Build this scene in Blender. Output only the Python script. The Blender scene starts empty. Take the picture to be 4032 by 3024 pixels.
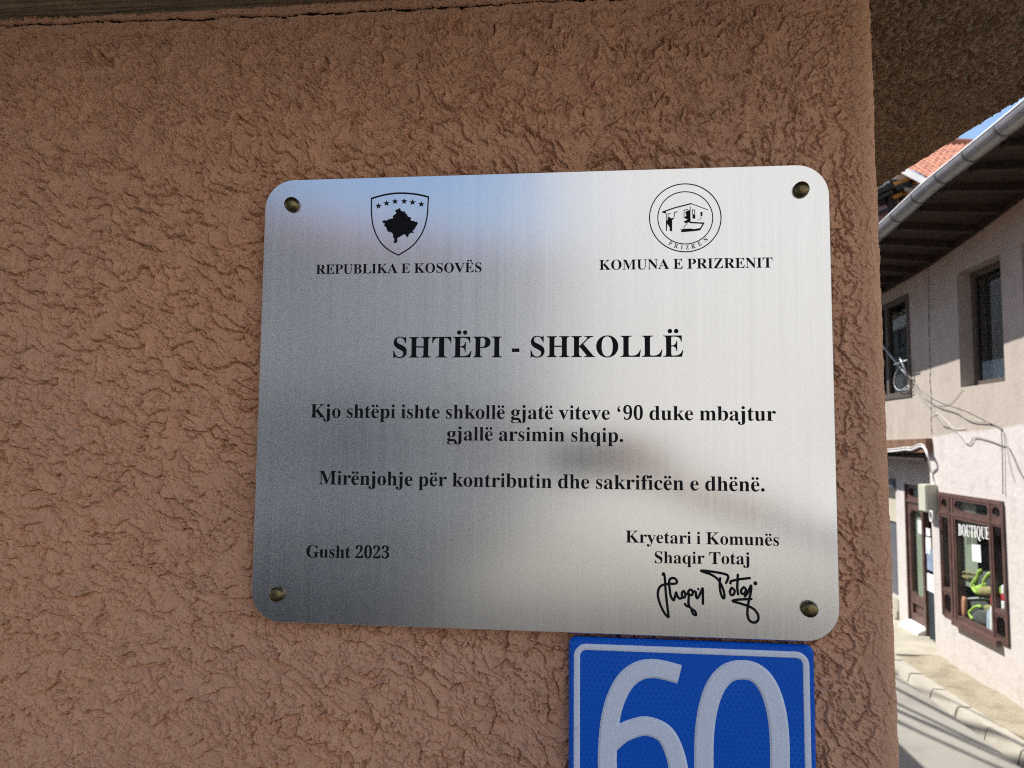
import bpy, bmesh, math, random
import numpy as np
from mathutils import Vector, Matrix

random.seed(7)
sc = bpy.context.scene
COL = sc.collection
PI = math.pi

# ------------------------------------------------------------------ camera
CAM = np.array([0.0, -0.64806, 2.3])
RIGHT = np.array([0.99444525, 0.10491406, 0.00846724])
UP = np.array([-4.44332717e-04, -7.62597183e-02, 9.97087889e-01])
BACK = np.array([0.10525425, -0.99155307, -0.0757895])
FPX = 2900.0
cd = bpy.data.cameras.new("camera")
cd.sensor_width = 36.0
cd.lens = FPX / 4032.0 * 36.0
cd.clip_start = 0.02
cd.clip_end = 500.0
cd.dof.use_dof = True
cd.dof.focus_distance = 0.66
cd.dof.aperture_fstop = 14.0
cam = bpy.data.objects.new("camera", cd)
COL.objects.link(cam)
cam.matrix_world = Matrix(((RIGHT[0], UP[0], BACK[0], CAM[0]), (RIGHT[1], UP[1], BACK[1], CAM[1]),
                           (RIGHT[2], UP[2], BACK[2], CAM[2]), (0, 0, 0, 1)))
sc.camera = cam

# ------------------------------------------------------------------ sky, sun, exposure
SUN = Vector((-0.558, 0.279, 0.781)).normalized()
w = bpy.data.worlds.new("World")
sc.world = w
w.use_nodes = True
nt = w.node_tree
sky = nt.nodes.new("ShaderNodeTexSky")
sky.sky_type = 'NISHITA'
sky.sun_disc = False
sky.sun_elevation = math.asin(SUN.z)
sky.sun_rotation = math.atan2(SUN.x, SUN.y)
sky.air_density = 1.0
sky.dust_density = 0.6
nt.links.new(sky.outputs[0], nt.nodes["Background"].inputs[0])
nt.nodes["Background"].inputs[1].default_value = 0.14
sd = bpy.data.lights.new("sun", 'SUN')
sd.energy = 4.8
sd.angle = math.radians(0.5)
sd.color = (1.0, 0.96, 0.90)
so = bpy.data.objects.new("sun", sd)
COL.objects.link(so)
so.rotation_euler = SUN.to_track_quat('Z', 'Y').to_euler()
so.location = (-10, 8, 20)
sc.view_settings.view_transform = 'Standard'
sc.view_settings.look = 'None'
sc.view_settings.exposure = 0.7
sc.cycles.filter_width = 1.1
sc.cycles.use_denoising = False
sc.cycles.use_adaptive_sampling = False
sc.cycles.sample_clamp_indirect = 4.0
sc.cycles.max_bounces = 8
sc.cycles.diffuse_bounces = 4
sc.cycles.transparent_max_bounces = 12


# ------------------------------------------------------------------ helpers: pixel of the photograph -> point on a real plane
def ray(px, py):
    return RIGHT * ((px - 2016) / FPX) - UP * ((py - 1512) / FPX) - BACK


def onX(px, py, x):
    d = ray(px, py)
    return Vector(CAM + d * ((x - CAM[0]) / d[0]))


def onY(px, py, y):
    d = ray(px, py)
    return Vector(CAM + d * ((y - CAM[1]) / d[1]))


# ------------------------------------------------------------------ helpers: objects
def tag(o, label=None, cat=None, group=None, kind=None):
    if label: o["label"] = label
    if cat: o["category"] = cat
    if group: o["group"] = group
    if kind: o["kind"] = kind
    return o


def empty(name, loc, label=None, cat=None, group=None):
    o = bpy.data.objects.new(name, None)
    o.empty_display_size = 0.1
    COL.objects.link(o)
    o.location = loc
    return tag(o, label, cat, group)


class MB:
    """collects geometry for ONE mesh object"""
    def __init__(self):
        self.v = []
        self.f = []

    def quad(self, a, b, c, d):
        n = len(self.v)
        self.v += [tuple(a), tuple(b), tuple(c), tuple(d)]
        self.f.append((n, n + 1, n + 2, n + 3))

    def poly(self, pts):
        n = len(self.v)
        self.v += [tuple(p) for p in pts]
        self.f.append(tuple(range(n, n + len(pts))))

    def box(self, x0, x1, y0, y1, z0, z1):
        n = len(self.v)
        self.v += [(x0, y0, z0), (x1, y0, z0), (x1, y1, z0), (x0, y1, z0), (x0, y0, z1), (x1, y0, z1), (x1, y1, z1), (x0, y1, z1)]
        self.f += [tuple(n + i for i in q) for q in ((0, 3, 2, 1), (4, 5, 6, 7), (0, 1, 5, 4), (1, 2, 6, 5), (2, 3, 7, 6), (3, 0, 4, 7))]

    def hexa(self, p):
        """8 points: bottom loop then top loop"""
        n = len(self.v)
        self.v += [tuple(q) for q in p]
        self.f += [tuple(n + i for i in q) for q in ((0, 3, 2, 1), (4, 5, 6, 7), (0, 1, 5, 4), (1, 2, 6, 5), (2, 3, 7, 6), (3, 0, 4, 7))]

    def bar(self, a, b, wid, hgt, up=(0, 0, 1)):
        a, b = Vector(a), Vector(b)
        d = (b - a).normalized()
        s = d.cross(Vector(up)).normalized() * (wid / 2)
        u = s.cross(d).normalized() * (hgt / 2)
        self.hexa([a - s - u, a + s - u, b + s - u, b - s - u, a - s + u, a + s + u, b + s + u, b - s + u])

    def tube(self, pts, r, n=8, cap=True):
        pts = [Vector(p) for p in pts]
        base = len(self.v)
        m = len(pts)
        prev = None
        for i, p in enumerate(pts):
            d = (pts[min(i + 1, m - 1)] - pts[max(i - 1, 0)]).normalized()
            ref = prev if prev is not None else (Vector((0, 0, 1)) if abs(d.z) < 0.9 else Vector((1, 0, 0)))
            s = d.cross(ref)
            if s.length < 1e-6: s = d.orthogonal()
            s.normalize()
            u = s.cross(d)
            prev = u
            rr = r[i] if isinstance(r, (list, tuple)) else r
            for k in range(n):
                a = 2 * PI * k / n
                self.v.append(tuple(p + (s * math.cos(a) + u * math.sin(a)) * rr))
        for i in range(m - 1):
            for k in range(n):
                k2 = (k + 1) % n
                self.f.append((base + i * n + k, base + i * n + k2, base + (i + 1) * n + k2, base + (i + 1) * n + k))
        if cap:
            self.f.append(tuple(base + k for k in range(n))[::-1])
            self.f.append(tuple(base + (m - 1) * n + k for k in range(n)))

    def lathe(self, prof, org, axis='y', n=24, sgn=-1):
        """prof: (radius, height along the axis)"""
        base = len(self.v)
        for r, h in prof:
            for k in range(n):
                a = 2 * PI * k / n
                c, s = r * math.cos(a), r * math.sin(a)
                if axis == 'y':
                    self.v.append((org[0] + c, org[1] + sgn * h, org[2] + s))
                else:
                    self.v.append((org[0] + c, org[1] + s, org[2] + h))
        for i in range(len(prof) - 1):
            for k in range(n):
                k2 = (k + 1) % n
                self.f.append((base + i * n + k, base + i * n + k2, base + (i + 1) * n + k2, base + (i + 1) * n + k))
        self.f.append(tuple(base + (len(prof) - 1) * n + k for k in range(n)))

    def build(self, name, mat, parent=None, smooth=False, loc=None, fix=True, bevel=0):
        me = bpy.data.meshes.new(name)
        off = Vector(loc) if loc is not None else Vector((0, 0, 0))
        if parent is not None and loc is None:
            off = parent.matrix_world.translation if parent.type != 'EMPTY' else Vector(parent.location)
            p = parent
            off = Vector((0, 0, 0))
            while p is not None:
                off += Vector(p.location)
                p = p.parent
        me.from_pydata([tuple(Vector(q) - off) for q in self.v], [], self.f)
        bm = bmesh.new()
        bm.from_mesh(me)
        if fix:
            bmesh.ops.recalc_face_normals(bm, faces=bm.faces)
        if bevel:
            bmesh.ops.remove_doubles(bm, verts=bm.verts, dist=1e-5)
            bmesh.ops.bevel(bm, geom=[e for e in bm.edges if len(e.link_faces) == 2 and e.calc_face_angle(0) > 0.5], offset=bevel, segments=2, affect='EDGES')
        bm.to_mesh(me)
        bm.free()
        if smooth:
            me.polygons.foreach_set("use_smooth", [True] * len(me.polygons))
        o = bpy.data.objects.new(name, me)
        if mat is not None: me.materials.append(mat)
        COL.objects.link(o)
        if parent is not None:
            o.parent = parent
        elif loc is not None:
            o.location = off
        return o


def np_mesh(name, V, F, mat, parent=None, smooth=True):
    me = bpy.data.meshes.new(name)
    me.vertices.add(len(V))
    me.vertices.foreach_set("co", V.astype(np.float32).ravel())
    me.loops.add(F.size)
    me.loops.foreach_set("vertex_index", F.astype(np.int32).ravel())
    me.polygons.add(len(F))
    me.polygons.foreach_set("loop_start", np.arange(0, F.size, F.shape[1], dtype=np.int32))
    me.polygons.foreach_set("loop_total", np.full(len(F), F.shape[1], dtype=np.int32))
    me.update(calc_edges=True)
    if smooth:
        me.polygons.foreach_set("use_smooth", np.ones(len(F), dtype=bool))
    me.validate()
    o = bpy.data.objects.new(name, me)
    if mat is not None: me.materials.append(mat)
    COL.objects.link(o)
    if parent is not None: o.parent = parent
    return o


def grid_faces(nu, nv):
    i = np.arange(nu - 1)[:, None] * nv + np.arange(nv - 1)[None, :]
    i = i.ravel()
    return np.stack([i, i + nv, i + nv + 1, i + 1], 1)


# ------------------------------------------------------------------ helpers: noise in numpy
def pnoise(x, y, seed=0):
    rng = np.random.RandomState(seed)
    perm = rng.permutation(1024)
    ang = rng.rand(1024) * 2 * np.pi
    gx, gy = np.cos(ang), np.sin(ang)
    xi = np.floor(x).astype(np.int64)
    yi = np.floor(y).astype(np.int64)
    xf, yf = x - xi, y - yi
    u = xf * xf * xf * (xf * (xf * 6 - 15) + 10)
    v = yf * yf * yf * (yf * (yf * 6 - 15) + 10)

    def g(ix, iy, dx, dy):
        h = perm[(perm[ix & 1023] + iy) & 1023]
        return gx[h] * dx + gy[h] * dy
    a = g(xi, yi, xf, yf)
    b = g(xi + 1, yi, xf - 1, yf)
    c = g(xi, yi + 1, xf, yf - 1)
    d = g(xi + 1, yi + 1, xf - 1, yf - 1)
    return (a + u * (b - a)) * (1 - v) + (c + u * (d - c)) * v


def fbm(x, y, octv=4, seed=0, gain=0.5):
    s = 0
    a = 1.0
    for o in range(octv):
        s = s + a * pnoise(x * 2 ** o + 17.3 * o, y * 2 ** o - 9.1 * o, seed + o)
        a *= gain
    return s


def sstep(a, b, x):
    t = np.clip((x - a) / (b - a), 0, 1)
    return t * t * (3 - 2 * t)


def cliffs(px, py, d, period, warp, seed, octv=3, lip=0.8, und=1.0, gain=0.42):
    """plateaus that rise gently and break off at a lip; a narrow undercut runs below each lip (period in mm, result in 0..1)"""
    ph = (px * d[0] + py * d[1]) / period + warp * fbm(px / (period * 1.35), py / (period * 1.35), octv, seed, gain)
    t = ph - np.floor(ph)
    lw = lip / period
    base = np.where(t < 0.5, -und * np.exp(-(t * period / 1.05) ** 2), 0)
    ramp = np.where(t < 1 - lw, 0.15 * t + 0.85 * (t / (1 - lw)) ** 2.2, 1 - sstep(1 - lw, 1, t))
    return ramp + base


def stucco_height(u, z):
    """relief of the thrown render, metres out of the wall; u, z in metres"""
    X, Z = u * 1000.0, z * 1000.0
    jx = 0.9 * pnoise(X / 3.6, Z / 3.6, 13) + 0.5 * pnoise(X / 1.9, Z / 1.9, 15)
    jz = 0.9 * pnoise(X / 3.6, Z / 3.6, 14) + 0.5 * pnoise(X / 1.9, Z / 1.9, 16)
    wx = 12 * fbm(X / 60, Z / 60, 2, 11) + jx
    wz = 12 * fbm(X / 60, Z / 60, 2, 12) + jz
    side = sstep(0.150, 0.162, u + 0.05 * pnoise(X / 60, Z / 60, 3))
    top = sstep(2.575, 2.587, z + 0.10 * pnoise(X / 70, Z / 70, 4))

    def three(a, b, c, per, wp, sd):
        A1 = cliffs(X + wx, Z + wz, a, per, wp, sd)
        A2 = cliffs(X + wx, Z + wz, b, per * 0.9, wp, sd + 10)
        A3 = cliffs(X + wx, Z + wz, c, per * 0.8, wp * 0.9, sd + 20)
        A = A1 * (1 - side) + A2 * side
        return A * (1 - top) + A3 * top
    A = three((-0.50, -0.86), (-0.93, -0.30), (0.30, 0.95), 30, 1.25, 21)
    mA = sstep(-0.16, 0.02, fbm(X / 34, Z / 34, 3, 51))
    B = three((-0.45, -0.89), (-0.90, -0.20), (-0.25, 0.97), 15.5, 1.35, 61)
    mB = sstep(-0.12, 0.05, fbm(X / 22, Z / 22, 3, 81))
    C = cliffs(X + wx, Z + wz, (-0.6, -0.8), 6.0, 1.2, 171, 2, 0.7, 0.8)
    mC = sstep(-0.14, 0.02, fbm(X / 20, Z / 20, 3, 181))
    nub = np.abs(fbm(X / 6, Z / 6, 2, 91))
    grain = fbm(X / 2.2, Z / 2.2, 2, 111)
    pit = sstep(0.27, 0.40, fbm(X / 4.2, Z / 4.2, 2, 121)) * (0.2 + 0.6 * sstep(-0.1, 0.25, fbm(X / 48, Z / 48, 2, 131)) + 0.1 * top + 0.3 * side)
    lump = fbm(X / 90, Z / 90, 2, 141)
    up_ = (1 + 0.25 * top) * (1 - 0.38 * side)
    h = 4.0 * A * mA * up_ + 3.5 * B * mB * up_ + 1.5 * C * mC + 0.7 * (0.35 - nub) + 0.24 * grain - 2.6 * pit + 1.5 * lump - 4.0
    return h / 1000.0 * (1 - 0.72 * sstep(0.218, 0.240, u))


# ------------------------------------------------------------------ helpers: materials
class NT:
    def __init__(self, name):
        self.m = bpy.data.materials.new(name)
        self.m.use_nodes = True
        self.t = self.m.node_tree
        self.b = self.t.nodes["Principled BSDF"]

    def n(self, typ, **kw):
        nd = self.t.nodes.new(typ)
        for k, v in kw.items(): setattr(nd, k, v)
        return nd

    def l(self, a, b):
        self.t.links.new(a, b)

    def val(self, sock, v):
        if hasattr(v, "is_output") or isinstance(v, bpy.types.NodeSocket):
            self.l(v, sock)
        else:
            sock.default_value = v

    def math(self, op, a, b=0.0, c=None, clamp=False):
        nd = self.n("ShaderNodeMath", operation=op)
        nd.use_clamp = clamp
        self.val(nd.inputs[0], a)
        self.val(nd.inputs[1], b)
        if c is not None: self.val(nd.inputs[2], c)
        return nd.outputs[0]

    def coord(self, scale=(1, 1, 1), out='Object'):
        tc = self.n("ShaderNodeTexCoord")
        mp = self.n("ShaderNodeMapping")
        mp.inputs['Scale'].default_value = scale
        self.l(tc.outputs[out], mp.inputs[0])
        return mp.outputs[0]

    def noise(self, co, scale, detail=4, rough=0.55):
        nd = self.n("ShaderNodeTexNoise")
        nd.inputs['Scale'].default_value = scale
        nd.inputs['Detail'].default_value = detail
        nd.inputs['Roughness'].default_value = rough
        if co is not None: self.l(co, nd.inputs['Vector'])
        return nd.outputs['Fac']

    def ramp(self, fac, stops):
        nd = self.n("ShaderNodeValToRGB")
        e = nd.color_ramp.elements
        while len(e) < len(stops): e.new(0.5)
        for el, (p, c) in zip(e, stops):
            el.position = p
            el.color = (c[0], c[1], c[2], 1) if not isinstance(c, (int, float)) else (c, c, c, 1)
        self.l(fac, nd.inputs[0])
        return nd.outputs[0]

    def mix(self, fac, a, b, mode='MIX'):
        nd = self.n("ShaderNodeMix", data_type='RGBA', blend_type=mode)
        self.val(nd.inputs[0], fac)
        for s, v in ((nd.inputs[6], a), (nd.inputs[7], b)):
            if isinstance(v, bpy.types.NodeSocket): self.l(v, s)
            else: s.default_value = (v[0], v[1], v[2], 1)
        return nd.outputs[2]

    def bump(self, h, strength=0.3, dist=0.01):
        nd = self.n("ShaderNodeBump")
        nd.inputs['Strength'].default_value = strength
        nd.inputs['Distance'].default_value = dist
        self.l(h, nd.inputs['Height'])
        self.l(nd.outputs[0], self.b.inputs['Normal'])

    def col(self, c):
        if isinstance(c, bpy.types.NodeSocket): self.l(c, self.b.inputs['Base Color'])
        else: self.b.inputs['Base Color'].default_value = (c[0], c[1], c[2], 1)

    def set(self, **kw):
        for k, v in kw.items():
            s = self.b.inputs[k.replace('_', ' ')]
            if isinstance(v, bpy.types.NodeSocket): self.l(v, s)
            else: s.default_value = v


def simple(name, c, rough=0.6, metal=0.0, var=0.15, scale=8.0, bump=0.0, bscale=60.0):
    k = NT(name)
    co = k.coord()
    f = k.noise(co, scale, 5)
    lo = [max(0, x * (1 - var)) for x in c]
    hi = [min(1, x * (1 + var)) for x in c]
    k.col(k.ramp(f, [(0.3, lo), (0.7, hi)]))
    k.set(Roughness=rough, Metallic=metal)
    if bump:
        k.bump(k.noise(co, bscale, 4), bump, 0.01)
    return k.m


def glass_mat(name, tint=(0.85, 0.92, 0.9), refl=1.0, rough=0.02):
    k = NT(name)
    out = k.t.nodes["Material Output"]
    tr = k.n("ShaderNodeBsdfTransparent")
    tr.inputs[0].default_value = (*tint, 1)
    gl = k.n("ShaderNodeBsdfGlossy")
    gl.inputs['Roughness'].default_value = rough
    lw = k.n("ShaderNodeLayerWeight")
    lw.inputs[0].default_value = 0.5
    fr = k.math('ADD', k.math('MULTIPLY', k.math('POWER', lw.outputs['Facing'], 5.0), 0.96), 0.04)
    mx = k.n("ShaderNodeMixShader")
    k.l(k.math('MULTIPLY', fr, refl, clamp=True), mx.inputs[0])
    k.l(tr.outputs[0], mx.inputs[1])
    k.l(gl.outputs[0], mx.inputs[2])
    k.l(mx.outputs[0], out.inputs[0])
    return k.m


M = {}


def make_materials():
    # salmon stucco
    k = NT("salmon_stucco")
    co = k.coord()
    a = k.noise(co, 5, 4)
    b = k.noise(co, 260, 3, 0.6)
    c1 = k.ramp(a, [(0.3, (0.65, 0.36, 0.225)), (0.7, (0.72, 0.40, 0.25))])
    sp = k.ramp(b, [(0.30, (0.72, 0.68, 0.66)), (0.42, (1, 1, 1)), (0.66, (1, 1, 1)), (0.76, (1.12, 1.12, 1.12))])
    big = k.ramp(k.noise(k.coord(), 1.7, 5, 0.6), [(0.3, (1.04, 1.0, 0.90)), (0.5, (1, 1, 1)), (0.7, (0.93, 0.95, 1.02))])
    c2 = k.mix(1.0, k.mix(1.0, c1, big, 'MULTIPLY'), sp, 'MULTIPLY')
    dirt = k.ramp(k.noise(co, 38, 5, 0.7), [(0.62, 0.0), (0.78, 0.35)])
    k.col(k.mix(dirt, c2, (0.20, 0.145, 0.12)))
    k.set(Roughness=0.9)
    k.b.inputs['Specular IOR Level'].default_value = 0.25
    hh = k.math('ADD', k.math('MULTIPLY', k.noise(co, 300, 4, 0.65), 2.0), k.noise(co, 1000, 3, 0.7))
    k.bump(hh, 0.5, 0.0011)
    M['stucco'] = k.m
    # grey-brown render under the eaves
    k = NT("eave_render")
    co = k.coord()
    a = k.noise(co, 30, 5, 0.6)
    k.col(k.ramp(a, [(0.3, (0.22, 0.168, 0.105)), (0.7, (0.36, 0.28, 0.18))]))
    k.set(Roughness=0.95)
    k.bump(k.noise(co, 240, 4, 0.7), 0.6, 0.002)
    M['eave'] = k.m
    # brushed steel
    k = NT("brushed_steel")
    co = k.coord((900, 1, 5))
    s1 = k.noise(co, 1.0, 3, 0.6)
    co2 = k.coord((160, 1, 2.2))
    s2 = k.noise(co2, 1.0, 3, 0.6)
    st = k.math('ADD', k.math('MULTIPLY', s1, 0.5), k.math('MULTIPLY', s2, 0.5))
    k.col(k.ramp(st, [(0.3, (0.745, 0.745, 0.735)), (0.7, (0.785, 0.785, 0.775))]))
    spk = k.ramp(k.noise(k.coord(), 260, 1, 0.5), [(0.0, 0.0), (0.80, 0.0), (0.83, 0.8)])
    cst = k.ramp(st, [(0.3, (0.70, 0.70, 0.695)), (0.7, (0.80, 0.80, 0.79))])
    k.col(k.mix(spk, cst, (0.25, 0.24, 0.22)))
    k.set(Metallic=1.0, Roughness=k.ramp(st, [(0.3, 0.17), (0.7, 0.21)]))
    k.set(Anisotropic=0.5)
    tg = k.n("ShaderNodeTangent", direction_type='UV_MAP')
    k.l(tg.outputs[0], k.b.inputs['Tangent'])
    M['steel'] = k.m
    M['ink'] = simple("black_ink", (0.008, 0.008, 0.011), 0.6, var=0.1)
    M['ink'].node_tree.nodes['Principled BSDF'].inputs['Specular IOR Level'].default_value = 0.15
    k = NT("aged_brass")
    co = k.coord()
    f = k.noise(co, 500, 4, 0.6)
    k.col(k.ramp(f, [(0.3, (0.10, 0.085, 0.05)), (0.7, (0.26, 0.20, 0.09))]))
    k.set(Metallic=1.0, Roughness=k.ramp(f, [(0.3, 0.42), (0.7, 0.24)]))
    M['brass'] = k.m
    # blue reflective sheeting with honeycomb cells
    k = NT("blue_reflective_sheet")
    tc = k.n("ShaderNodeTexCoord")
    sp = k.n("ShaderNodeSeparateXYZ")
    k.l(tc.outputs['Object'], sp.inputs[0])
    P = 0.0046
    u = k.math('MULTIPLY', k.math('ADD', sp.outputs[0], 5.0), 1 / P)
    v = k.math('MULTIPLY', k.math('ADD', sp.outputs[2], 5.0), 1 / P)

    def cell(ou, ov):
        a = k.math('SUBTRACT', k.math('MODULO', k.math('ADD', u, ou), 1.0), 0.5)
        b = k.math('SUBTRACT', k.math('MODULO', k.math('ADD', v, ov), 1.7320508), 0.8660254)
        return k.math('ABSOLUTE', a), k.math('ABSOLUTE', b)

    def hexd(ab):
        return k.math('MAXIMUM', ab[0], k.math('ADD', k.math('MULTIPLY', ab[0], 0.5), k.math('MULTIPLY', ab[1], 0.8660254)))
    hd = k.math('MINIMUM', hexd(cell(0, 0)), hexd(cell(0.5, 0.8660254)))
    line = k.ramp(hd, [(0.42, 0.0), (0.47, 1.0)])
    patch = k.ramp(k.noise(k.coord(), 18, 3), [(0.35, 0.15), (0.65, 0.8)])
    k.col(k.mix(k.math('MULTIPLY', line, patch), (0.0, 0.105, 0.62), (0.03, 0.20, 0.78)))
    k.set(Roughness=0.22)
    k.b.inputs['Coat Weight'].default_value = 0.1
    k.b.inputs['Specular IOR Level'].default_value = 0.2
    k.b.inputs['Coat Roughness'].default_value = 0.08
    k.bump(k.noise(k.coord(), 90, 3), 0.12, 0.002)
    M['blue'] = k.m
    k = NT("worn_white_digit_paint")
    co = k.coord()
    f = k.ramp(k.noise(co, 60, 6, 0.75), [(0.60, 0.0), (0.72, 0.55)])
    k.col(k.mix(f, (0.74, 0.80, 0.94), (0.42, 0.45, 0.54)))
    k.set(Roughness=0.35)
    M['white_paint'] = k.m
    # shop house plaster: cream above, pinkish white below, ragged border at first floor
    k = NT("two_tone_plaster")
    tc = k.n("ShaderNodeTexCoord")
    sp = k.n("ShaderNodeSeparateXYZ")
    k.l(tc.outputs['Object'], sp.inputs[0])
    co = k.coord()
    edge = k.math('ADD', sp.outputs[2], k.math('MULTIPLY', k.math('SUBTRACT', k.noise(co, 6, 5, 0.65), 0.5), 0.10))
    far_side = k.math('MULTIPLY', k.math('SUBTRACT', sp.outputs[1], 0.69), 50.0, clamp=True)
    slope = k.math('ADD', k.math('ADD', edge, k.math('MULTIPLY', sp.outputs[1], 0.05)), k.math('MULTIPLY', far_side, 0.16))
    fac = k.math('MULTIPLY', k.math('SUBTRACT', slope, 2.405), 60.0, clamp=True)
    st = k.math('ADD', k.math('MULTIPLY', k.noise(k.coord((1, 1.6, 0.5)), 4, 5, 0.65), 0.45), k.math('MULTIPLY', k.noise(co, 3.5, 6, 0.7), 0.55))
    up = k.ramp(st, [(0.25, (0.30, 0.258, 0.215)), (0.5, (0.385, 0.338, 0.285)), (0.75, (0.44, 0.392, 0.335))])
    lw = k.ramp(k.noise(co, 7, 6, 0.65), [(0.2, (0.40, 0.355, 0.33)), (0.45, (0.52, 0.48, 0.455)), (0.8, (0.57, 0.53, 0.505))])
    low = k.math('SUBTRACT', 0.45, sp.outputs[2])
    dirt = k.math('MULTIPLY', k.math('MULTIPLY', low, 1.3, clamp=True), k.ramp(k.noise(co, 9, 5, 0.7), [(0.3, 0.0), (0.7, 1.0)]))
    lw2 = k.mix(dirt, lw, (0.40, 0.34, 0.27))
    drip = k.ramp(k.noise(k.coord((1, 9.0, 0.7)), 1.6, 5, 0.65), [(0.56, 0.0), (0.72, 0.5)])
    up = k.mix(drip, up, (0.27, 0.235, 0.19))
    lw2 = k.mix(k.math('MULTIPLY', drip, 0.5), lw2, (0.36, 0.31, 0.27))
    chip = k.ramp(k.noise(co, 4.5, 3, 0.5), [(0.74, 0.0), (0.76, 0.6)])
    lw3 = k.mix(chip, lw2, (0.70, 0.69, 0.67))
    k.col(k.mix(fac, lw3, up))
    k.set(Roughness=0.92)
    k.bump(k.noise(co, 22, 6, 0.65), 0.45, 0.012)
    M['plaster'] = k.m
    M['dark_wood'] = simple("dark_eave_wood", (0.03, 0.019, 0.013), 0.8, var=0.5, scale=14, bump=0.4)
    M['beam_wood'] = simple("brown_beam_wood", (0.16, 0.085, 0.05), 0.75, var=0.4, scale=12, bump=0.4)
    M['red_wood'] = simple("brown_painted_joinery", (0.10, 0.055, 0.046), 0.4, var=0.3, scale=10, bump=0.15)
    M['old_frame'] = simple("weathered_window_wood", (0.075, 0.058, 0.045), 0.7, var=0.4, scale=20, bump=0.3)
    M['zinc'] = simple("zinc_gutter", (0.33, 0.335, 0.34), 0.4, metal=0.55, var=0.15, scale=9)
    M['zinc_dark'] = simple("gutter_joint_metal", (0.16, 0.16, 0.16), 0.5, metal=0.5, var=0.2)
    M['glass'] = glass_mat("window_glass", (0.55, 0.62, 0.64), 1.6)
    M['shop_glass'] = glass_mat("shop_glass", (0.86, 0.92, 0.88), 1.0)
    M['white_letter'] = simple("white_sticker", (0.82, 0.82, 0.82), 0.5, var=0.03)
    M['paper'] = simple("white_paper", (0.75, 0.75, 0.76), 0.7, var=0.05)
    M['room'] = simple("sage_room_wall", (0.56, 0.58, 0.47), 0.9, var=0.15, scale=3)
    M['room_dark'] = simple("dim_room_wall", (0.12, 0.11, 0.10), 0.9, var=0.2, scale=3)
    M['curtain'] = simple("pale_curtain", (0.50, 0.55, 0.58), 0.9, var=0.1, scale=4)
    # asphalt, slabs
    k = NT("pale_asphalt")
    co = k.coord()
    f = k.noise(co, 1.3, 4)
    g = k.noise(co, 150, 4, 0.7)
    c1 = k.ramp(f, [(0.3, (0.24, 0.228, 0.198)), (0.7, (0.30, 0.286, 0.25))])
    pt = k.ramp(k.noise(co, 3.2, 6, 0.7), [(0.5, 0.0), (0.62, 0.35)])
    c1 = k.mix(pt, c1, (0.17, 0.16, 0.14))
    k.col(k.mix(1.0, c1, k.ramp(g, [(0.3, (0.72, 0.72, 0.72)), (0.7, (1.15, 1.15, 1.15))]), 'MULTIPLY'))
    k.set(Roughness=0.9)
    k.bump(g, 0.4, 0.006)
    M['asphalt'] = k.m
    k = NT("dusty_pavement")
    co = k.coord()
    f = k.noise(co, 5, 6, 0.7)
    k.col(k.ramp(f, [(0.25, (0.17, 0.14, 0.095)), (0.5, (0.31, 0.27, 0.19)), (0.8, (0.38, 0.34, 0.26))]))
    k.set(Roughness=0.95)
    k.bump(k.noise(co, 40, 6, 0.7), 0.8, 0.02)
    M['pavement'] = k.m
    k = NT("kerb_stone")
    co = k.coord()
    f = k.noise(co, 6, 6, 0.65)
    k.col(k.ramp(f, [(0.25, (0.31, 0.285, 0.23)), (0.75, (0.41, 0.385, 0.325))]))
    k.set(Roughness=0.9)
    k.bump(k.noise(co, 60, 4), 0.4, 0.006)
    M['kerb'] = k.m
    M['bounce_damper'] = simple("added_dark_setts", (0.06, 0.056, 0.052), 0.8, var=0.3, scale=9, bump=0.6, bscale=14)  # kept very dark for the ground sheet added to cut bounce
    M['slab'] = simple("concrete_slab", (0.36, 0.33, 0.26), 0.9, var=0.2, scale=4, bump=0.5, bscale=50)
    M['tile'] = simple("terracotta_tile", (0.44, 0.17, 0.095), 0.75, var=0.3, scale=6, bump=0.3)
    M['old_tile'] = simple("dull_roof_tile", (0.40, 0.20, 0.14), 0.8, var=0.35, scale=5, bump=0.3)
    M['white_wall'] = simple("white_limewash", (0.51, 0.50, 0.48), 0.9, var=0.08, scale=3, bump=0.3, bscale=20)
    M['grey_wall'] = simple("grey_render", (0.63, 0.61, 0.585), 0.9, var=0.15, scale=2, bump=0.3, bscale=20)
    M['far_wall'] = simple("pale_rubble_wall", (0.72, 0.68, 0.58), 0.9, var=0.35, scale=6, bump=0.8, bscale=12)
    M['cream_wall'] = simple("cream_wall", (0.45, 0.42, 0.33), 0.9, var=0.1, scale=3)
    M['slate_panel'] = simple("slate_grey_panel", (0.10, 0.10, 0.12), 0.6, var=0.15, scale=3)
    M['meter'] = simple("beige_meter_box", (0.50, 0.50, 0.40), 0.5, var=0.08, scale=5)
    M['cable_grey'] = simple("grey_cable_sheath", (0.26, 0.245, 0.225), 0.6, var=0.1)
    M['cable_white'] = simple("white_cable_sheath", (0.65, 0.64, 0.62), 0.5, var=0.08)
    M['wire_black'] = simple("black_wire", (0.02, 0.02, 0.02), 0.6, var=0.1)
    M['backdrop'] = simple("sage_backdrop_board", (0.30, 0.32, 0.255), 0.9, var=0.15, scale=4)
    M['denim_pale'] = simple("pale_blue_fabric", (0.45, 0.50, 0.62), 0.85, var=0.15, scale=12)
    M['marble'] = simple("white_marble_step", (0.66, 0.67, 0.64), 0.4, var=0.08, scale=4)
    M['lime'] = simple("lime_green_fabric", (0.45, 0.62, 0.12), 0.8, var=0.15, scale=20)
    M['charcoal'] = simple("charcoal_fabric", (0.10, 0.10, 0.105), 0.85, var=0.25, scale=20, bump=0.3)
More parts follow.
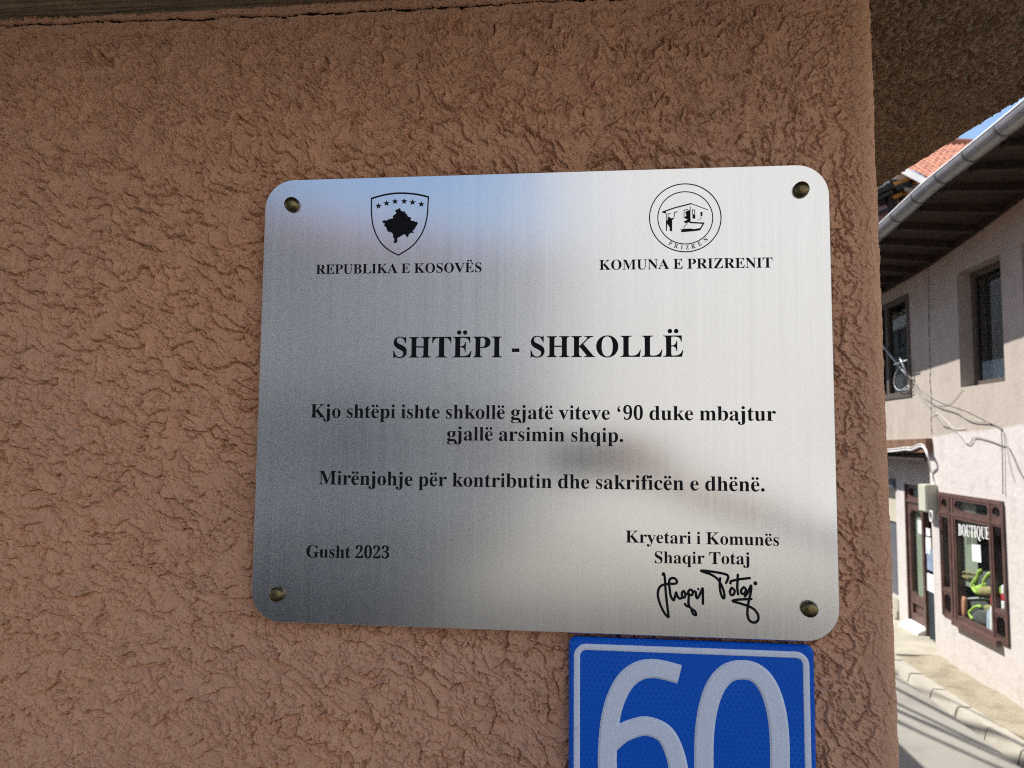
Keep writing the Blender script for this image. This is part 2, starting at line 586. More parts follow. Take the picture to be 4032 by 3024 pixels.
    M['straw'] = simple("straw", (0.36, 0.30, 0.13), 0.9, var=0.3, scale=40, bump=0.8, bscale=120)
    M['red'] = simple("red_fabric", (0.55, 0.03, 0.05), 0.8, var=0.15)
    M['white_fabric'] = simple("white_fabric", (0.82, 0.82, 0.82), 0.85, var=0.1)
    M['peach'] = simple("peach_fabric", (0.58, 0.26, 0.17), 0.85, var=0.2, scale=12)
    M['denim'] = simple("blue_denim", (0.26, 0.33, 0.46), 0.85, var=0.2, scale=12)
    M['navy'] = simple("dark_navy_fabric", (0.02, 0.03, 0.04), 0.85, var=0.2)


make_materials()


# ------------------------------------------------------------------ setting: ground
def terrain(x, y):
    return 0.78 * sstep(2.6, -0.2, np.asarray(y, float)) if False else 0.78 * (1 - sstep(-0.2, 2.6, np.asarray(y, float)))


def ground_sheet(name, xs, ys, dz, mat):
    gx, gy = np.meshgrid(xs, ys, indexing='ij')
    V = np.stack([gx.ravel(), gy.ravel(), terrain(gx.ravel(), gy.ravel()) + dz], 1)
    o = np_mesh(name, V, grid_faces(len(xs), len(ys)), mat)
    return tag(o, kind='structure')


ys_t = np.concatenate([[-90, -40, -20, -8], np.linspace(-2, 4, 31), [8, 14, 30, 60, 120]])
ground_sheet("ground", np.array([-90, -30, -8, 0, 3, 8, 30, 90.0]), ys_t, -0.03, M['pavement'])
ground_sheet("road", np.array([-6.0, -2, 0, 1, 2, 3.06]), ys_t[1:-1], 0.0, M['asphalt'])

ground_sheet("added_dark_paving", np.array([-20.0, -6, -2, 0, 1, 2, 3.0]), np.concatenate([[-6.5, -4], np.linspace(-2, 1.8, 21)]), 0.006, M['bounce_damper'])  # dark sheet added to cut light bounced from the ground onto the wall

# pavement between kerb and shop: dusty strip, then a concrete slab by the door
mb = MB()
nx, ny = 8, 60
pv = []
xs = np.linspace(3.17, 3.648, nx)
ysn = np.linspace(-0.5, 7.72, ny)
gx, gy = np.meshgrid(xs, ysn, indexing='ij')
gz = 0.055 + terrain(gx, gy) + 0.02 * fbm(gx * 4, gy * 4, 3, 5) + 0.02 * (gx - 3.17) / 0.48
o = np_mesh("pavement", np.stack([gx.ravel(), gy.ravel(), gz.ravel()], 1), grid_faces(nx, ny), M['pavement'])
tag(o, kind='structure')
mb = MB()
mb.box(2.9, 4.6, 7.73, 8.9, -0.02, 0.075)
mb.box(2.9, 4.6, 8.912, 12.5, -0.02, 0.07)
tag(mb.build("pavement", M['slab'], bevel=0.006), kind='structure')

mb = MB()
kerb_y = [-0.5 + 0.445 * i for i in range(19)]
yy = 7.03
joints = []
while yy > -1.0:
    joints.append(yy)
    yy -= 0.448
joints = [7.72, 7.46] + joints
for a, b in zip(joints[:-1], joints[1:]):
    def kx(y): return 3.045 + 0.035 * max(0, min(1, (7.0 - y) / 1.6)) + random.uniform(-0.006, 0.006)
    g = 0.005
    x0a, x0b = kx(a), kx(b)
    ta, tb = float(terrain(0, a)), float(terrain(0, b))
    ht = 0.085 + random.uniform(-0.004, 0.006)
    mb.hexa([(x0a, a - g, ta - .03), (x0a + .16, a - g, ta - .03), (x0b + .16, b + g, tb - .03), (x0b, b + g, tb - .03),
             (x0a + .035, a - g, ta + ht), (x0a + .16, a - g, ta + ht), (x0b + .16, b + g, tb + ht), (x0b + .035, b + g, tb + ht)])
tag(mb.build("kerb", M['kerb'], bevel=0.008), kind='structure')


# ------------------------------------------------------------------ the stucco house with the plaque
house = empty("stucco_house", (0, 0, 0), "low salmon stucco house whose corner wall carries the steel plaque", "house")
XC = 0.2515
SOFF = 2.713


def build_wall():
    fine = 0.0007
    us = np.concatenate([np.arange(-3.2, -0.80, 0.06), np.arange(-0.80, -0.62, 0.003), np.arange(-0.62, 0.285, fine),
                         np.arange(0.285, 0.42, 0.004), np.arange(0.42, 8.0, 0.15)])
    zs = np.concatenate([np.arange(-0.2, 1.85, 0.06), np.arange(1.85, 1.97, 0.003), np.arange(1.97, SOFF + 0.012, fine), [SOFF + 0.03]])
    U, Z = np.meshgrid(us, zs, indexing='ij')
    H = np.zeros_like(U)
    i0, i1 = np.searchsorted(us, -0.80), np.searchsorted(us, 0.42)
    j0 = np.searchsorted(zs, 1.85)
    H[i0:i1, j0:] = stucco_height(U[i0:i1, j0:], Z[i0:i1, j0:])
    # the open crack where the wall render meets the eave
    ca = SOFF - 0.0035 - 0.006 * sstep(-0.62, -0.2, us) + 0.0026 * fbm(us * 24, us * 0 + 3.3, 5, 201, 0.6)
    D = np.abs(Z - ca[:, None])
    wdt = 0.0012 + 0.0012 * np.abs(fbm(us * 55, us * 0 + 8.1, 2, 211))[:, None]
    H = H * (1 - 0.7 * sstep(0.03, 0.008, SOFF - Z))
    gap = (D < wdt * 1.1) & (us > -0.8)[:, None]
    H = H - 0.004 * (1 - sstep(wdt * 0.9, wdt * 1.6, D))
    # a drilled hole just under the plaque
    hx, hz = onY(1736, 2492, 0.0).x, onY(1736, 2492, 0.0).z
    H = H - 0.006 * (1 - sstep(0.003, 0.0055, np.hypot(U - hx, (Z - hz) * 0.8)))
    # wrap round the corner; u beyond XC runs along the side wall
    r = 0.012
    a0 = XC - r
    t = np.clip((U - a0) / (r * PI / 2), 0, 1)
    ang = t * PI / 2
    s = np.maximum(U - (a0 + r * PI / 2), 0)
    lean = (Z - 2.3) * -0.0085
    bx = np.where(U < a0, U, a0 + r * np.sin(ang)) - 0.018 * s + lean * sstep(0.0, a0, U)
    by = np.where(U < a0, 0.0, r - r * np.cos(ang)) + s
    nx_, ny_ = np.sin(ang), -np.cos(ang)
    V = np.stack([(bx + nx_ * H).ravel(), (by + ny_ * H).ravel(), Z.ravel()], 1)
    F = grid_faces(len(us), len(zs))
    F = F[~gap.ravel()[F].all(1)]
    return np_mesh("wall", V, F, M['stucco'], house)


build_wall()

EDGE = [(-0.33, 0.545), (0.26, 0.514), (0.574, 0.463), (1.2, 0.425), (6.3, 0.335), (8.2, 0.31)]


def eave_x(y):
    return np.interp(y, [e[0] for e in EDGE], [e[1] for e in EDGE])


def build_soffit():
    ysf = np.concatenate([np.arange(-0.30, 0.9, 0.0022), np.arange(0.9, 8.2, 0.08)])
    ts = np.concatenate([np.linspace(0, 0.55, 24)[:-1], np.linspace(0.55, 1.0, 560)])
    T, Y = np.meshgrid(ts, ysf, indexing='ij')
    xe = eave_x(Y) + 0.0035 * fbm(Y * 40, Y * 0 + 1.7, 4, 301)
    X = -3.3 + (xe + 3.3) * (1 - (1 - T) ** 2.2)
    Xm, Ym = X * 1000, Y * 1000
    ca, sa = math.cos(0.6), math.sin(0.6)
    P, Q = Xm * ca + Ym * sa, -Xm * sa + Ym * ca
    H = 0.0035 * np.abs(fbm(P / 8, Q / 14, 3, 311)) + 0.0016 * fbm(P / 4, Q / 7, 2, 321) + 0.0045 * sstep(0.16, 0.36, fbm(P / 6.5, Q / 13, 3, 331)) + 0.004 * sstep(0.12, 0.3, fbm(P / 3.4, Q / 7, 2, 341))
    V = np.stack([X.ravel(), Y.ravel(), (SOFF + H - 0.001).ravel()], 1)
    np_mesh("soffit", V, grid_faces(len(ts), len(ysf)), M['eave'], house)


build_soffit()
# fascia round the eave slab, and the tiled roof above it
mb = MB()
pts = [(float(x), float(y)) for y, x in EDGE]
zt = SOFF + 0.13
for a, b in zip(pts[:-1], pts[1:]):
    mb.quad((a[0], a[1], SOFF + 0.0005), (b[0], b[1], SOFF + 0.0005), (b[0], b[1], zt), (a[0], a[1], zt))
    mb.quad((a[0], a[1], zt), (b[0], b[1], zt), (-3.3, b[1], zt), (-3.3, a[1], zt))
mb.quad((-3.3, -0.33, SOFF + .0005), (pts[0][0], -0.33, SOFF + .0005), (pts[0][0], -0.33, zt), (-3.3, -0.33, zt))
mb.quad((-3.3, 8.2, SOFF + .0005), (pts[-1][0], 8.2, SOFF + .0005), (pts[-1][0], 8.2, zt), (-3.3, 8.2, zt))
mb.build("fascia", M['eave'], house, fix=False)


def tile_field(A, e, u, n, rows, cols, pitch_e, pitch_u, amp=0.035):
    """barrel tiles: A corner, e along the eave, u up the slope (unit vectors), n the normal"""
    ne, nu = cols * 8 + 1, rows * 4 + 1
    V = []
    for i in range(ne):
        for j in range(nu):
            ue = i / 8 * pitch_e
            row, fr = divmod(j, 4)
            f = fr / 4
            uu = (row + f) * pitch_u
            h = amp * abs(math.sin(PI * (i / 8))) ** 0.8
            h += 0.028 * (1 - f)
            rnd = random.Random((i // 8) * 131 + row * 7).uniform(-.006, .006)
            V.append(A + e * ue + u * uu + n * (h + rnd))
    return np.array([tuple(v) for v in V]), grid_faces(ne, nu)


e_, u_ = Vector((0, 1, 0)), Vector((-0.85, 0, 0.52)).normalized()
Vt, Ft = tile_field(Vector((0.10, -0.20, zt + 0.012)), e_, u_, u_.cross(e_) * -1 if u_.cross(e_).z < 0 else u_.cross(e_), 13, 46, 0.185, 0.30)
np_mesh("roof", Vt, Ft, M['old_tile'], house, smooth=False)
mb = MB()
mb.box(-3.3, -3.2, 0.0, 8.0, -0.2, SOFF)
mb.build("rear_wall", M['stucco'], house)

# ------------------------------------------------------------------ steel plaque
PC = Vector((-0.0477214, -0.012, 2.3376445))
PW, PH = 0.5, 0.5 / 1.2542
plaque = empty("wall_plaque", PC, "brushed steel plaque with black Albanian inscription screwed to the stucco wall", "plaque")


def rounded_rect(w_, h_, r, n=10):
    pts = []
    for cx, cz, a0 in ((w_ / 2 - r, h_ / 2 - r, 0), (-w_ / 2 + r, h_ / 2 - r, PI / 2), (-w_ / 2 + r, -h_ / 2 + r, PI), (w_ / 2 - r, -h_ / 2 + r, 1.5 * PI)):
        for i in range(n + 1):
            a = a0 + PI / 2 * i / n
            pts.append((cx + r * math.cos(a), cz + r * math.sin(a)))
    return pts


def plate(name, w_, h_, r, y0, thick, mat, parent, bev=0.0006):
    p = rounded_rect(w_, h_, r)
    p2 = rounded_rect(w_ - 2 * bev, h_ - 2 * bev, r - bev)
    n = len(p)
    V = [(x, y0 + thick, z) for x, z in p] + [(x, y0 + bev, z) for x, z in p] + [(x, y0, z) for x, z in p2]
    F = []
    for k in range(2):
        for i in range(n):
            j = (i + 1) % n
            F.append((k * n + i, k * n + j, (k + 1) * n + j, (k + 1) * n + i))
    F.append(tuple(2 * n + i for i in range(n)))
    F.append(tuple(i for i in range(n))[::-1])
    me = bpy.data.meshes.new(name)
    me.from_pydata(V, [], F)
    bm = bmesh.new()
    bm.from_mesh(me)
    bmesh.ops.recalc_face_normals(bm, faces=bm.faces)
    uv = bm.loops.layers.uv.new("UVMap")
    for f in bm.faces:
        for lp in f.loops:
            lp[uv].uv = (lp.vert.co.x + 0.5, lp.vert.co.z + 0.5)
    bm.to_mesh(me)
    bm.free()
    o = bpy.data.objects.new(name, me)
    me.materials.append(mat)
    COL.objects.link(o)
    o.parent = parent
    return o


plate("plate", PW, PH, 0.027, 0.0, 0.004, M['steel'], plaque)

for (x, z) in ((-0.2236, 0.1755), (0.2264, 0.1769), (-0.2258, -0.1746), (0.2258, -0.1730)):
    mb = MB()
    prof = [(0.0066, 0.0), (0.0067, 0.0008), (0.0064, 0.0012), (0.0063, 0.0028), (0.0061, 0.0031), (0.0064, 0.0034)]
    for i in range(1, 9):
        a = i / 9 * PI / 2
        prof.append((0.0064 * math.cos(a), 0.0034 + 0.0034 * math.sin(a)))
    mb.lathe(prof, (PC.x + x, PC.y - 0.0001, PC.z + z), n=28)
    mb.build("rivet", M['brass'], plaque, smooth=True)


# ---- lettering
def pl(px, py):
    p = onY(px, py, PC.y)
    return p.x, p.z


class Ink:
    """flat marks lying on a plane y = const, each layer a hair prouder than the last"""
    def __init__(self, y, step=2e-6):
        self.mb = MB()
        self.y = y
        self.k = 0
        self.step = step

    def yy(self):
        self.k = (self.k + 1) % 40
        return self.y - self.step * self.k

    def stroke(self, pts, wid, closed=False):
        y = self.yy()
        n = len(pts)
        for i in range(n if closed else n - 1):
            a, b = Vector(pts[i]), Vector(pts[(i + 1) % n])
            d = b - a
            if d.length < 1e-7: continue
            d.normalize()
            wa = wid if not isinstance(wid, (list, tuple)) else wid[i]
            wb = wid if not isinstance(wid, (list, tuple)) else wid[(i + 1) % n]
            s = Vector((-d.y, d.x))
            y2 = self.yy()
            p = [a + s * wa / 2, b + s * wb / 2, b - s * wb / 2, a - s * wa / 2]
            self.mb.poly([(q.x, y2, q.y) for q in p])
        for i, p in enumerate(pts):
            wa = wid if not isinstance(wid, (list, tuple)) else wid[i]
            self.disc(p, wa / 2, 10)

    def disc(self, c, r, n=16):
        y = self.yy()
        self.mb.poly([(c[0] + r * math.cos(2 * PI * k / n), y, c[1] + r * math.sin(2 * PI * k / n)) for k in range(n)])

    def fill(self, pts):
        y = self.yy()
        bm = bmesh.new()
        vs = [bm.verts.new((p[0], 0, p[1])) for p in pts]
        f = bm.faces.new(vs)
        bm.normal_update()
        r = bmesh.ops.triangulate(bm, faces=[f])
        for f in bm.faces:
            self.mb.poly([(v.co.x, y, v.co.z) for v in f.verts])
        bm.free()


def catmull(pts, n=6, closed=False):
    out = []
    P = [np.array(p, float) for p in pts]
    m = len(P)
    rng = range(m) if closed else range(m - 1)
    for i in rng:
        if closed:
            p0, p1, p2, p3 = P[(i - 1) % m], P[i], P[(i + 1) % m], P[(i + 2) % m]
        else:
            p0, p1, p2, p3 = P[max(i - 1, 0)], P[i], P[i + 1], P[min(i + 2, m - 1)]
        for k in range(n):
            t = k / n
            out.append(tuple(0.5 * ((2 * p1) + (-p0 + p2) * t + (2 * p0 - 5 * p1 + 4 * p2 - p3) * t * t + (-p0 + 3 * p1 - 3 * p2 + p3) * t ** 3)))
    if not closed: out.append(tuple(P[-1]))
    return out


def bold(c):
    if 'A' <= c <= 'Z': return chr(0x1D400 + ord(c) - 65)
    if 'a' <= c <= 'z': return chr(0x1D41A + ord(c) - 97)
    if '0' <= c <= '9': return chr(0x1D7CE + ord(c) - 48)
    return c


def text_mesh(s):
    cu = bpy.data.curves.new("t", 'FONT')
    cu.body = s
    cu.resolution_u = 5
    o = bpy.data.objects.new("t", cu)
    COL.objects.link(o)
    dg = bpy.context.evaluated_depsgraph_get()
    ev = o.evaluated_get(dg)
    me = ev.to_mesh()
    V = [(v.co.x, v.co.y) for v in me.vertices]
    F = [tuple(p.vertices) for p in me.polygons]
    ev.to_mesh_clear()
    bpy.data.objects.remove(o)
    bpy.data.curves.remove(cu)
    return V, F


ADV = dict(zip("ABCDEFGHIJKLMNOPQRSTUVWXYZ", [722, 667, 722, 722, 667, 611, 778, 778, 389, 500, 778, 667, 944, 722, 778, 611, 778, 722, 556, 667, 722, 722, 1000, 722, 722, 667]))
ADV.update(dict(zip("abcdefghijklmnopqrstuvwxyz", [500, 556, 444, 556, 444, 333, 500, 556, 278, 333, 556, 278, 833, 556, 500, 556, 556, 444, 389, 333, 556, 500, 722, 500, 500, 444])))
ADV.update({c: 500 for c in "0123456789"})
ADV.update({' ': 250, '.': 250, '-': 333, '\u2018': 333})
_gc = {}
_H = text_mesh(bold('H'))[0]
EM = max(p[1] for p in _H) / 0.676       # size of one em in font units


def glyph(c):
    if c in _gc: return _gc[c]
    V, F = text_mesh(bold(c))
    V2 = text_mesh(bold(c) * 2)[0]
    adv = (max(p[0] for p in V2) - max(p[0] for p in V)) / EM
    k = ADV[c] / 1000 / adv
    _gc[c] = ([(x / EM * k, y / EM) for x, y in V], F)
    return _gc[c]


def layout(s):
    """list of (kind, data) in em units and the total width"""
    x = 0.0
    V, F, discs, polys = [], [], [], []
    for c in s:
        base = {'\u00cb': 'E', '\u00eb': 'e'}.get(c, c)
        a = ADV[base] / 1000
        if c == '.':
            discs.append((x + 0.125, 0.078, 0.084))
        elif c == '-':
            polys.append([(x + .044, .171), (x + .287, .171), (x + .287, .287), (x + .044, .287)])
        elif c == '\u2018':
            discs.append((x + 0.16, 0.445, 0.075))
            polys.append([(x + .09, .44), (x + .085, .52), (x + .12, .61), (x + .235, .69), (x + .245, .672), (x + .17, .60), (x + .16, .52)])
        elif c != ' ':
            gv, gf = glyph(base)
            n = len(V)
            V += [(p[0] + x, p[1]) for p in gv]
            F += [tuple(i + n for i in f) for f in gf]
            if c == '\u00eb':
                discs += [(x + a * .5 - .098, .605, .068), (x + a * .5 + .098, .605, .068)]
            if c == '\u00cb':
                discs += [(x + a * .5 - .098, .815, .072), (x + a * .5 + .098, .815, .072)]
        x += a
    return V, F, discs, polys, x


def put_text(ink, s, L, R, plane, vs=1.0):
    """L, R: photo pixels of the line's baseline at its left and right ends"""
    (x0, z0), (x1, z1) = plane(*L), plane(*R)
    V, F, discs, polys, tot = layout(s)
    mn = min(p[0] for p in V)
    mx = max([p[0] for p in V] + [d[0] + d[2] for d in discs])
    k = (x1 - x0) / (mx - mn)
    y = ink.yy()
    n = len(ink.mb.v)

    def tr(p, yk=y):
        t = (p[0] - mn) / (mx - mn)
        return (x0 + (p[0] - mn) * k, yk, z0 + (z1 - z0) * t + p[1] * k * vs)
    ink.mb.v += [tr(p) for p in V]
    ink.mb.f += [tuple(i + n for i in f) for f in F]
    for cx, cz, r in discs:
        yk = ink.yy()
        ink.mb.poly([tr((cx + r * math.cos(2 * PI * q / 16), cz + r * math.sin(2 * PI * q / 16)), yk) for q in range(16)])
    for P in polys:
        yk = ink.yy()
        ink.mb.poly([tr(p, yk) for p in P])




def inscribe(s, L, R):
    ik = Ink(PC.y - 0.00012)
    put_text(ik, s, L, R, pl)
    ik.mb.build("inscription", M['ink'], plaque, fix=False)


z1 = lambda x, y: (1200 + x * .33906, 1000 + y * .33906)
z2 = lambda x, y: (2300 + x * .36166, 980 + y * .36166)
z3 = lambda x, y: (1500 + x * .5651, 1280 + y * .5651)
z4 = lambda x, y: (1200 + x * .45208, 1560 + y * .45208)
z5 = lambda x, y: (2150 + x * .45208, 1560 + y * .45208)
z6 = lambda x, y: (1200 + x * .45208, 1820 + y * .45208)
z7 = lambda x, y: (2150 + x * .45208, 1820 + y * .45208)
z8 = lambda x, y: (1150 + x * .22604, 2080 + y * .22604)
z9 = lambda x, y: (2200 + x * .61728, 2000 + y * .61728)
inscribe("REPUBLIKA E KOSOV\u00cbS", z1(130, 233), z1(2052, 211))
inscribe("KOMUNA E PRIZRENIT", z2(165, 229), z2(2052, 203))
inscribe("SHT\u00cbPI - SHKOLL\u00cb", z3(85, 227), z3(2108, 221))
inscribe("Kjo sht\u00ebpi ishte shkoll\u00eb gjat\u00eb viteve \u201890 duke mbajtur", z4(50, 186), z5(2003, 215))
inscribe("gjall\u00eb arsimin shqip.", z4(1238, 384), z5(672, 400))
inscribe("Mir\u00ebnjohje p\u00ebr kontributin dhe sakrific\u00ebn e dh\u00ebn\u00eb.", z6(122, 192), z7(1905, 256))
inscribe("Gusht 2023", z8(247, 508), z8(1690, 528))
inscribe("Kryetari i Komun\u00ebs", z9(427, 220), z9(1405, 242))
inscribe("Shaqir Totaj", z9(612, 352), z9(1216, 361))

# coat of arms
s6 = lambda p: pl(1440 + p[0] * .16875, 740 + p[1] * .16875)
ink = Ink(PC.y - 0.00012)
PXM = 0.000219       # metres per photo pixel on the plaque, about
top = [s6(p) for p in catmull([(137, 245), (400, 170), (650, 130), (850, 122), (1100, 137), (1300, 170), (1465, 212)], 5)]
ink.stroke(top, 7.0 * PXM)
ink.stroke([s6(p) for p in catmull([(1462, 214), (1455, 350), (1440, 600), (1405, 800), (1355, 960), (1280, 1110), (1175, 1260), (1050, 1385), (900, 1485), (765, 1568)], 5)], 5.2 * PXM)
ink.stroke([s6(p) for p in catmull([(137, 245), (132, 400), (136, 600), (155, 800), (193, 950), (250, 1100), (340, 1260), (450, 1380), (600, 1487), (765, 1568)], 5)], 5.2 * PXM)
for cx, cy in ((298, 422), (487, 360), (683, 317), (898, 312), (1092, 337), (1297, 382)):
    st = []
    for i in range(10):
        r = 82 if i % 2 == 0 else 33
        a = -PI / 2 + i * PI / 5
        st.append(s6((cx + r * math.cos(a), cy + r * math.sin(a) * 0.95)))
    ink.fill(st)
mp = [(690, 515), (745, 500), (775, 475), (800, 475), (820, 515), (815, 530), (850, 545), (905, 550), (930, 575), (930, 600), (965, 615), (975, 655), (1000, 675), (1060, 690), (1050, 720), (1050, 750), (1075, 768), (1130, 770), (1150, 790), (1205, 792), (1218, 820), (1200, 850), (1190, 880), (1165, 910), (1145, 950), (1130, 980), (1090, 990), (1105, 1015), (1130, 1045), (1115, 1055), (1070, 1045), (1040, 1060), (1015, 1075), (995, 1110), (1000, 1140), (950, 1145), (940, 1115), (915, 1085), (880, 1090), (830, 1120), (800, 1140), (750, 1160), (735, 1180), (735, 1210), (745, 1230), (735, 1260), (710, 1280), (660, 1287), (645, 1245), (670, 1235), (665, 1190), (640, 1150), (640, 1100), (615, 1050), (560, 1025), (505, 1018), (500, 980), (480, 930), (465, 905), (430, 890), (440, 820), (400, 815), (385, 795), (405, 765), (435, 755), (500, 760), (520, 735), (600, 715), (640, 705), (630, 660), (665, 625), (700, 610), (715, 570), (690, 545)]
ink.fill([s6(p) for p in mp])
ink.mb.build("coat_of_arms", M['ink'], plaque, fix=False)

# town seal
s7 = lambda p: pl(2540 + p[0] * .17485, 710 + p[1] * .17485)
ZP = .17485 * PXM
ink = Ink(PC.y - 0.00012)
for rx, ry, wd in ((805, 765, 24), (618, 588, 22)):
    ink.stroke([s7((905 + rx * math.cos(2 * PI * k / 72), 845 + ry * math.sin(2 * PI * k / 72))) for k in range(72)], wd * ZP, closed=True)
for pts_, wd in (([(390, 715), (680, 615), (1040, 525)], 28), ([(1040, 525), (1410, 665)], 17), ([(475, 745), (485, 900)], 15), ([(515, 880), (518, 755), (570, 742)], 16),
                 ([(655, 830), (660, 725), (725, 705)], 18), ([(878, 850), (878, 672), (965, 657)], 16), ([(1015, 595), (1015, 680)], 18), ([(1065, 770), (1065, 660), (1130, 675)], 14),
                 ([(1115, 680), (1115, 760)], 14), ([(1255, 820), (1258, 880)], 14), ([(1185, 895), (1215, 880)], 12), ([(1020, 950), (1320, 965)], 32), ([(1320, 965), (1235, 1110)], 30),
                 ([(870, 1060), (950, 965)], 14)):
    ink.stroke([s7(p) for p in pts_], wd * ZP)
for P in ([(385, 715), (470, 690), (470, 750), (420, 738)],
          [(470, 905), (505, 900), (510, 835), (560, 825), (575, 855), (650, 845), (645, 870), (610, 895), (610, 1145), (560, 1145), (550, 1050), (500, 980), (490, 1140), (470, 1140)],
          [(905, 720), (940, 690), (1020, 665), (1025, 940), (905, 965), (870, 930), (960, 880), (880, 850), (930, 790)],
          [(1068, 765), (1130, 770), (1130, 865), (1068, 860)], [(1245, 710), (1295, 715), (1290, 808), (1248, 800)],
          [(790, 1110), (880, 1090), (1010, 1085), (1100, 1100), (1230, 1075), (1240, 1125), (1150, 1140), (820, 1170), (800, 1150), (830, 1130)]):
    ink.fill([s7(p) for p in P])
for ch, ang_ in zip("PRIZREN", (209, 197.5, 186.5, 176, 165, 152, 138)):
    a = math.radians(ang_ - 180)             # from straight down, left positive
    cx, cy = 905 - 690 * math.sin(a), 845 + 660 * math.cos(a)
    gv, gf = glyph(ch)
    mid = ADV[ch] / 2000
    sz = 145
    y = ink.yy()
    n = len(ink.mb.v)
    for (gx_, gy_) in gv:
        dx, dy = (gx_ - mid) * sz * 0.85, -(gy_ - 0.338) * sz
        q = s7((cx + dx * math.cos(a) - dy * math.sin(a), cy + dx * math.sin(a) + dy * math.cos(a)))
        ink.mb.v.append((q[0], y, q[1]))
    ink.mb.f += [tuple(i + n for i in f) for f in gf]
ink.mb.build("town_seal", M['ink'], plaque, fix=False)

# signature
s5 = lambda p: pl(2530 + p[0] * .22604, 2220 + p[1] * .22604)
ink = Ink(PC.y - 0.00012)
SG = [[(352, 190), (368, 165), (385, 220), (395, 340), (405, 500), (425, 680), (445, 850), (450, 925), (390, 870), (330, 760), (285, 640), (266, 540), (277, 450), (315, 390), (375, 362), (450, 350), (570, 345), (600, 310), (570, 260), (520, 248), (475, 270), (462, 340), (472, 440), (492, 560), (540, 635), (565, 570), (585, 500), (605, 560), (645, 605), (690, 590), (735, 580), (745, 520), (715, 475), (685, 510), (690, 575)],
      [(745, 530), (790, 520), (800, 480), (835, 450), (875, 480), (865, 540), (815, 545)], [(808, 520), (800, 680), (812, 740), (770, 735), (738, 700)],
      [(805, 735), (860, 790), (915, 830), (932, 890), (890, 880), (858, 830), (860, 795)], [(870, 480), (925, 490), (932, 560), (952, 600), (985, 560), (1020, 480), (1048, 430), (1050, 550), (1052, 695)],
      [(1455, 335), (1485, 265), (1490, 212), (1440, 180), (1300, 150), (1100, 122), (1020, 122), (1100, 155), (1200, 190), (1300, 260), (1350, 330), (1400, 430), (1425, 530), (1420, 600), (1390, 580), (1360, 500), (1345, 400), (1345, 320), (1352, 250)],
      [(1530, 340), (1542, 302), (1600, 288), (1700, 268), (1870, 248)], [(1555, 418), (1522, 480), (1540, 540), (1585, 535), (1605, 470), (1560, 418)], [(1660, 190), (1655, 300), (1650, 420), (1665, 530)],
      [(1765, 408), (1717, 460), (1730, 520), (1780, 512), (1802, 450), (1765, 408)], [(1780, 570), (1830, 510), (1890, 380), (1885, 500), (1852, 640), (1830, 780), (1830, 900), (1862, 985), (1940, 1025), (2010, 985), (2012, 890), (1950, 800), (1850, 740), (1700, 690), (1570, 650), (1650, 625), (1800, 617), (1895, 615)]]
for S in SG:
    ink.stroke([s5(p) for p in catmull(S, 5)], 42 * .22604 * PXM)
ink.disc(s5((970, 440)), 20 * .22604 * PXM)
ink.disc(s5((1965, 340)), 34 * .22604 * PXM)
ink.mb.build("signature", M['ink'], plaque, fix=False)

# ------------------------------------------------------------------ blue number sign
SW, SH = 0.1995, 0.205
SC = Vector((0.0822, -0.0105, 2.1346 - SH / 2))
sign = empty("number_sign", SC, "blue reflective house number sign reading 60 below the steel plaque", "house number")
plate("plate", SW, SH, 0.0065, 0.0, 0.006, M['blue'], sign, bev=0.0022)


def ribbon(mb_, pts, wid, y, rise, shoulder, closed=False):
    """raised stroke with bevelled shoulders"""
    P = [Vector((p[0], p[1])) for p in pts]
    n = len(P)
    base = len(mb_.v)
    for i in range(n):
        a = P[(i - 1) % n] if (closed or i > 0) else P[i]
        b = P[(i + 1) % n] if (closed or i < n - 1) else P[i]
        d = (b - a).normalized()
        s = Vector((-d.y, d.x))
        for o_, h_ in ((-wid / 2, 0), (-wid / 2 + shoulder * .35, rise * .7), (-wid / 2 + shoulder, rise), (wid / 2 - shoulder, rise), (wid / 2 - shoulder * .35, rise * .7), (wid / 2, 0)):
            q = P[i] + s * o_
            mb_.v.append((q.x, y - h_, q.y))
    for i in range(n if closed else n - 1):
        j = (i + 1) % n
        for k in range(5):
            mb_.f.append((base + i * 6 + k, base + i * 6 + k + 1, base + j * 6 + k + 1, base + j * 6 + k))
    if not closed:
        mb_.f.append(tuple(base + k for k in range(6)))
        mb_.f.append(tuple(base + (n - 1) * 6 + k for k in range(6))[::-1])


mb = MB()
ribbon(mb, [(SC.x + p[0], SC.z + p[1]) for p in rounded_rect(SW - 0.0135, SH - 0.0150, 0.008)], 0.0052, SC.y, 0.0006, 0.0008, closed=True)
mb.build("border", M['white_paint'], sign, smooth=True)


def sp9(p):
    q = onY(2200 + p[0] * .61728, 2000 + p[1] * .61728, SC.y)
    return q.x, q.z


DW = 0.0155


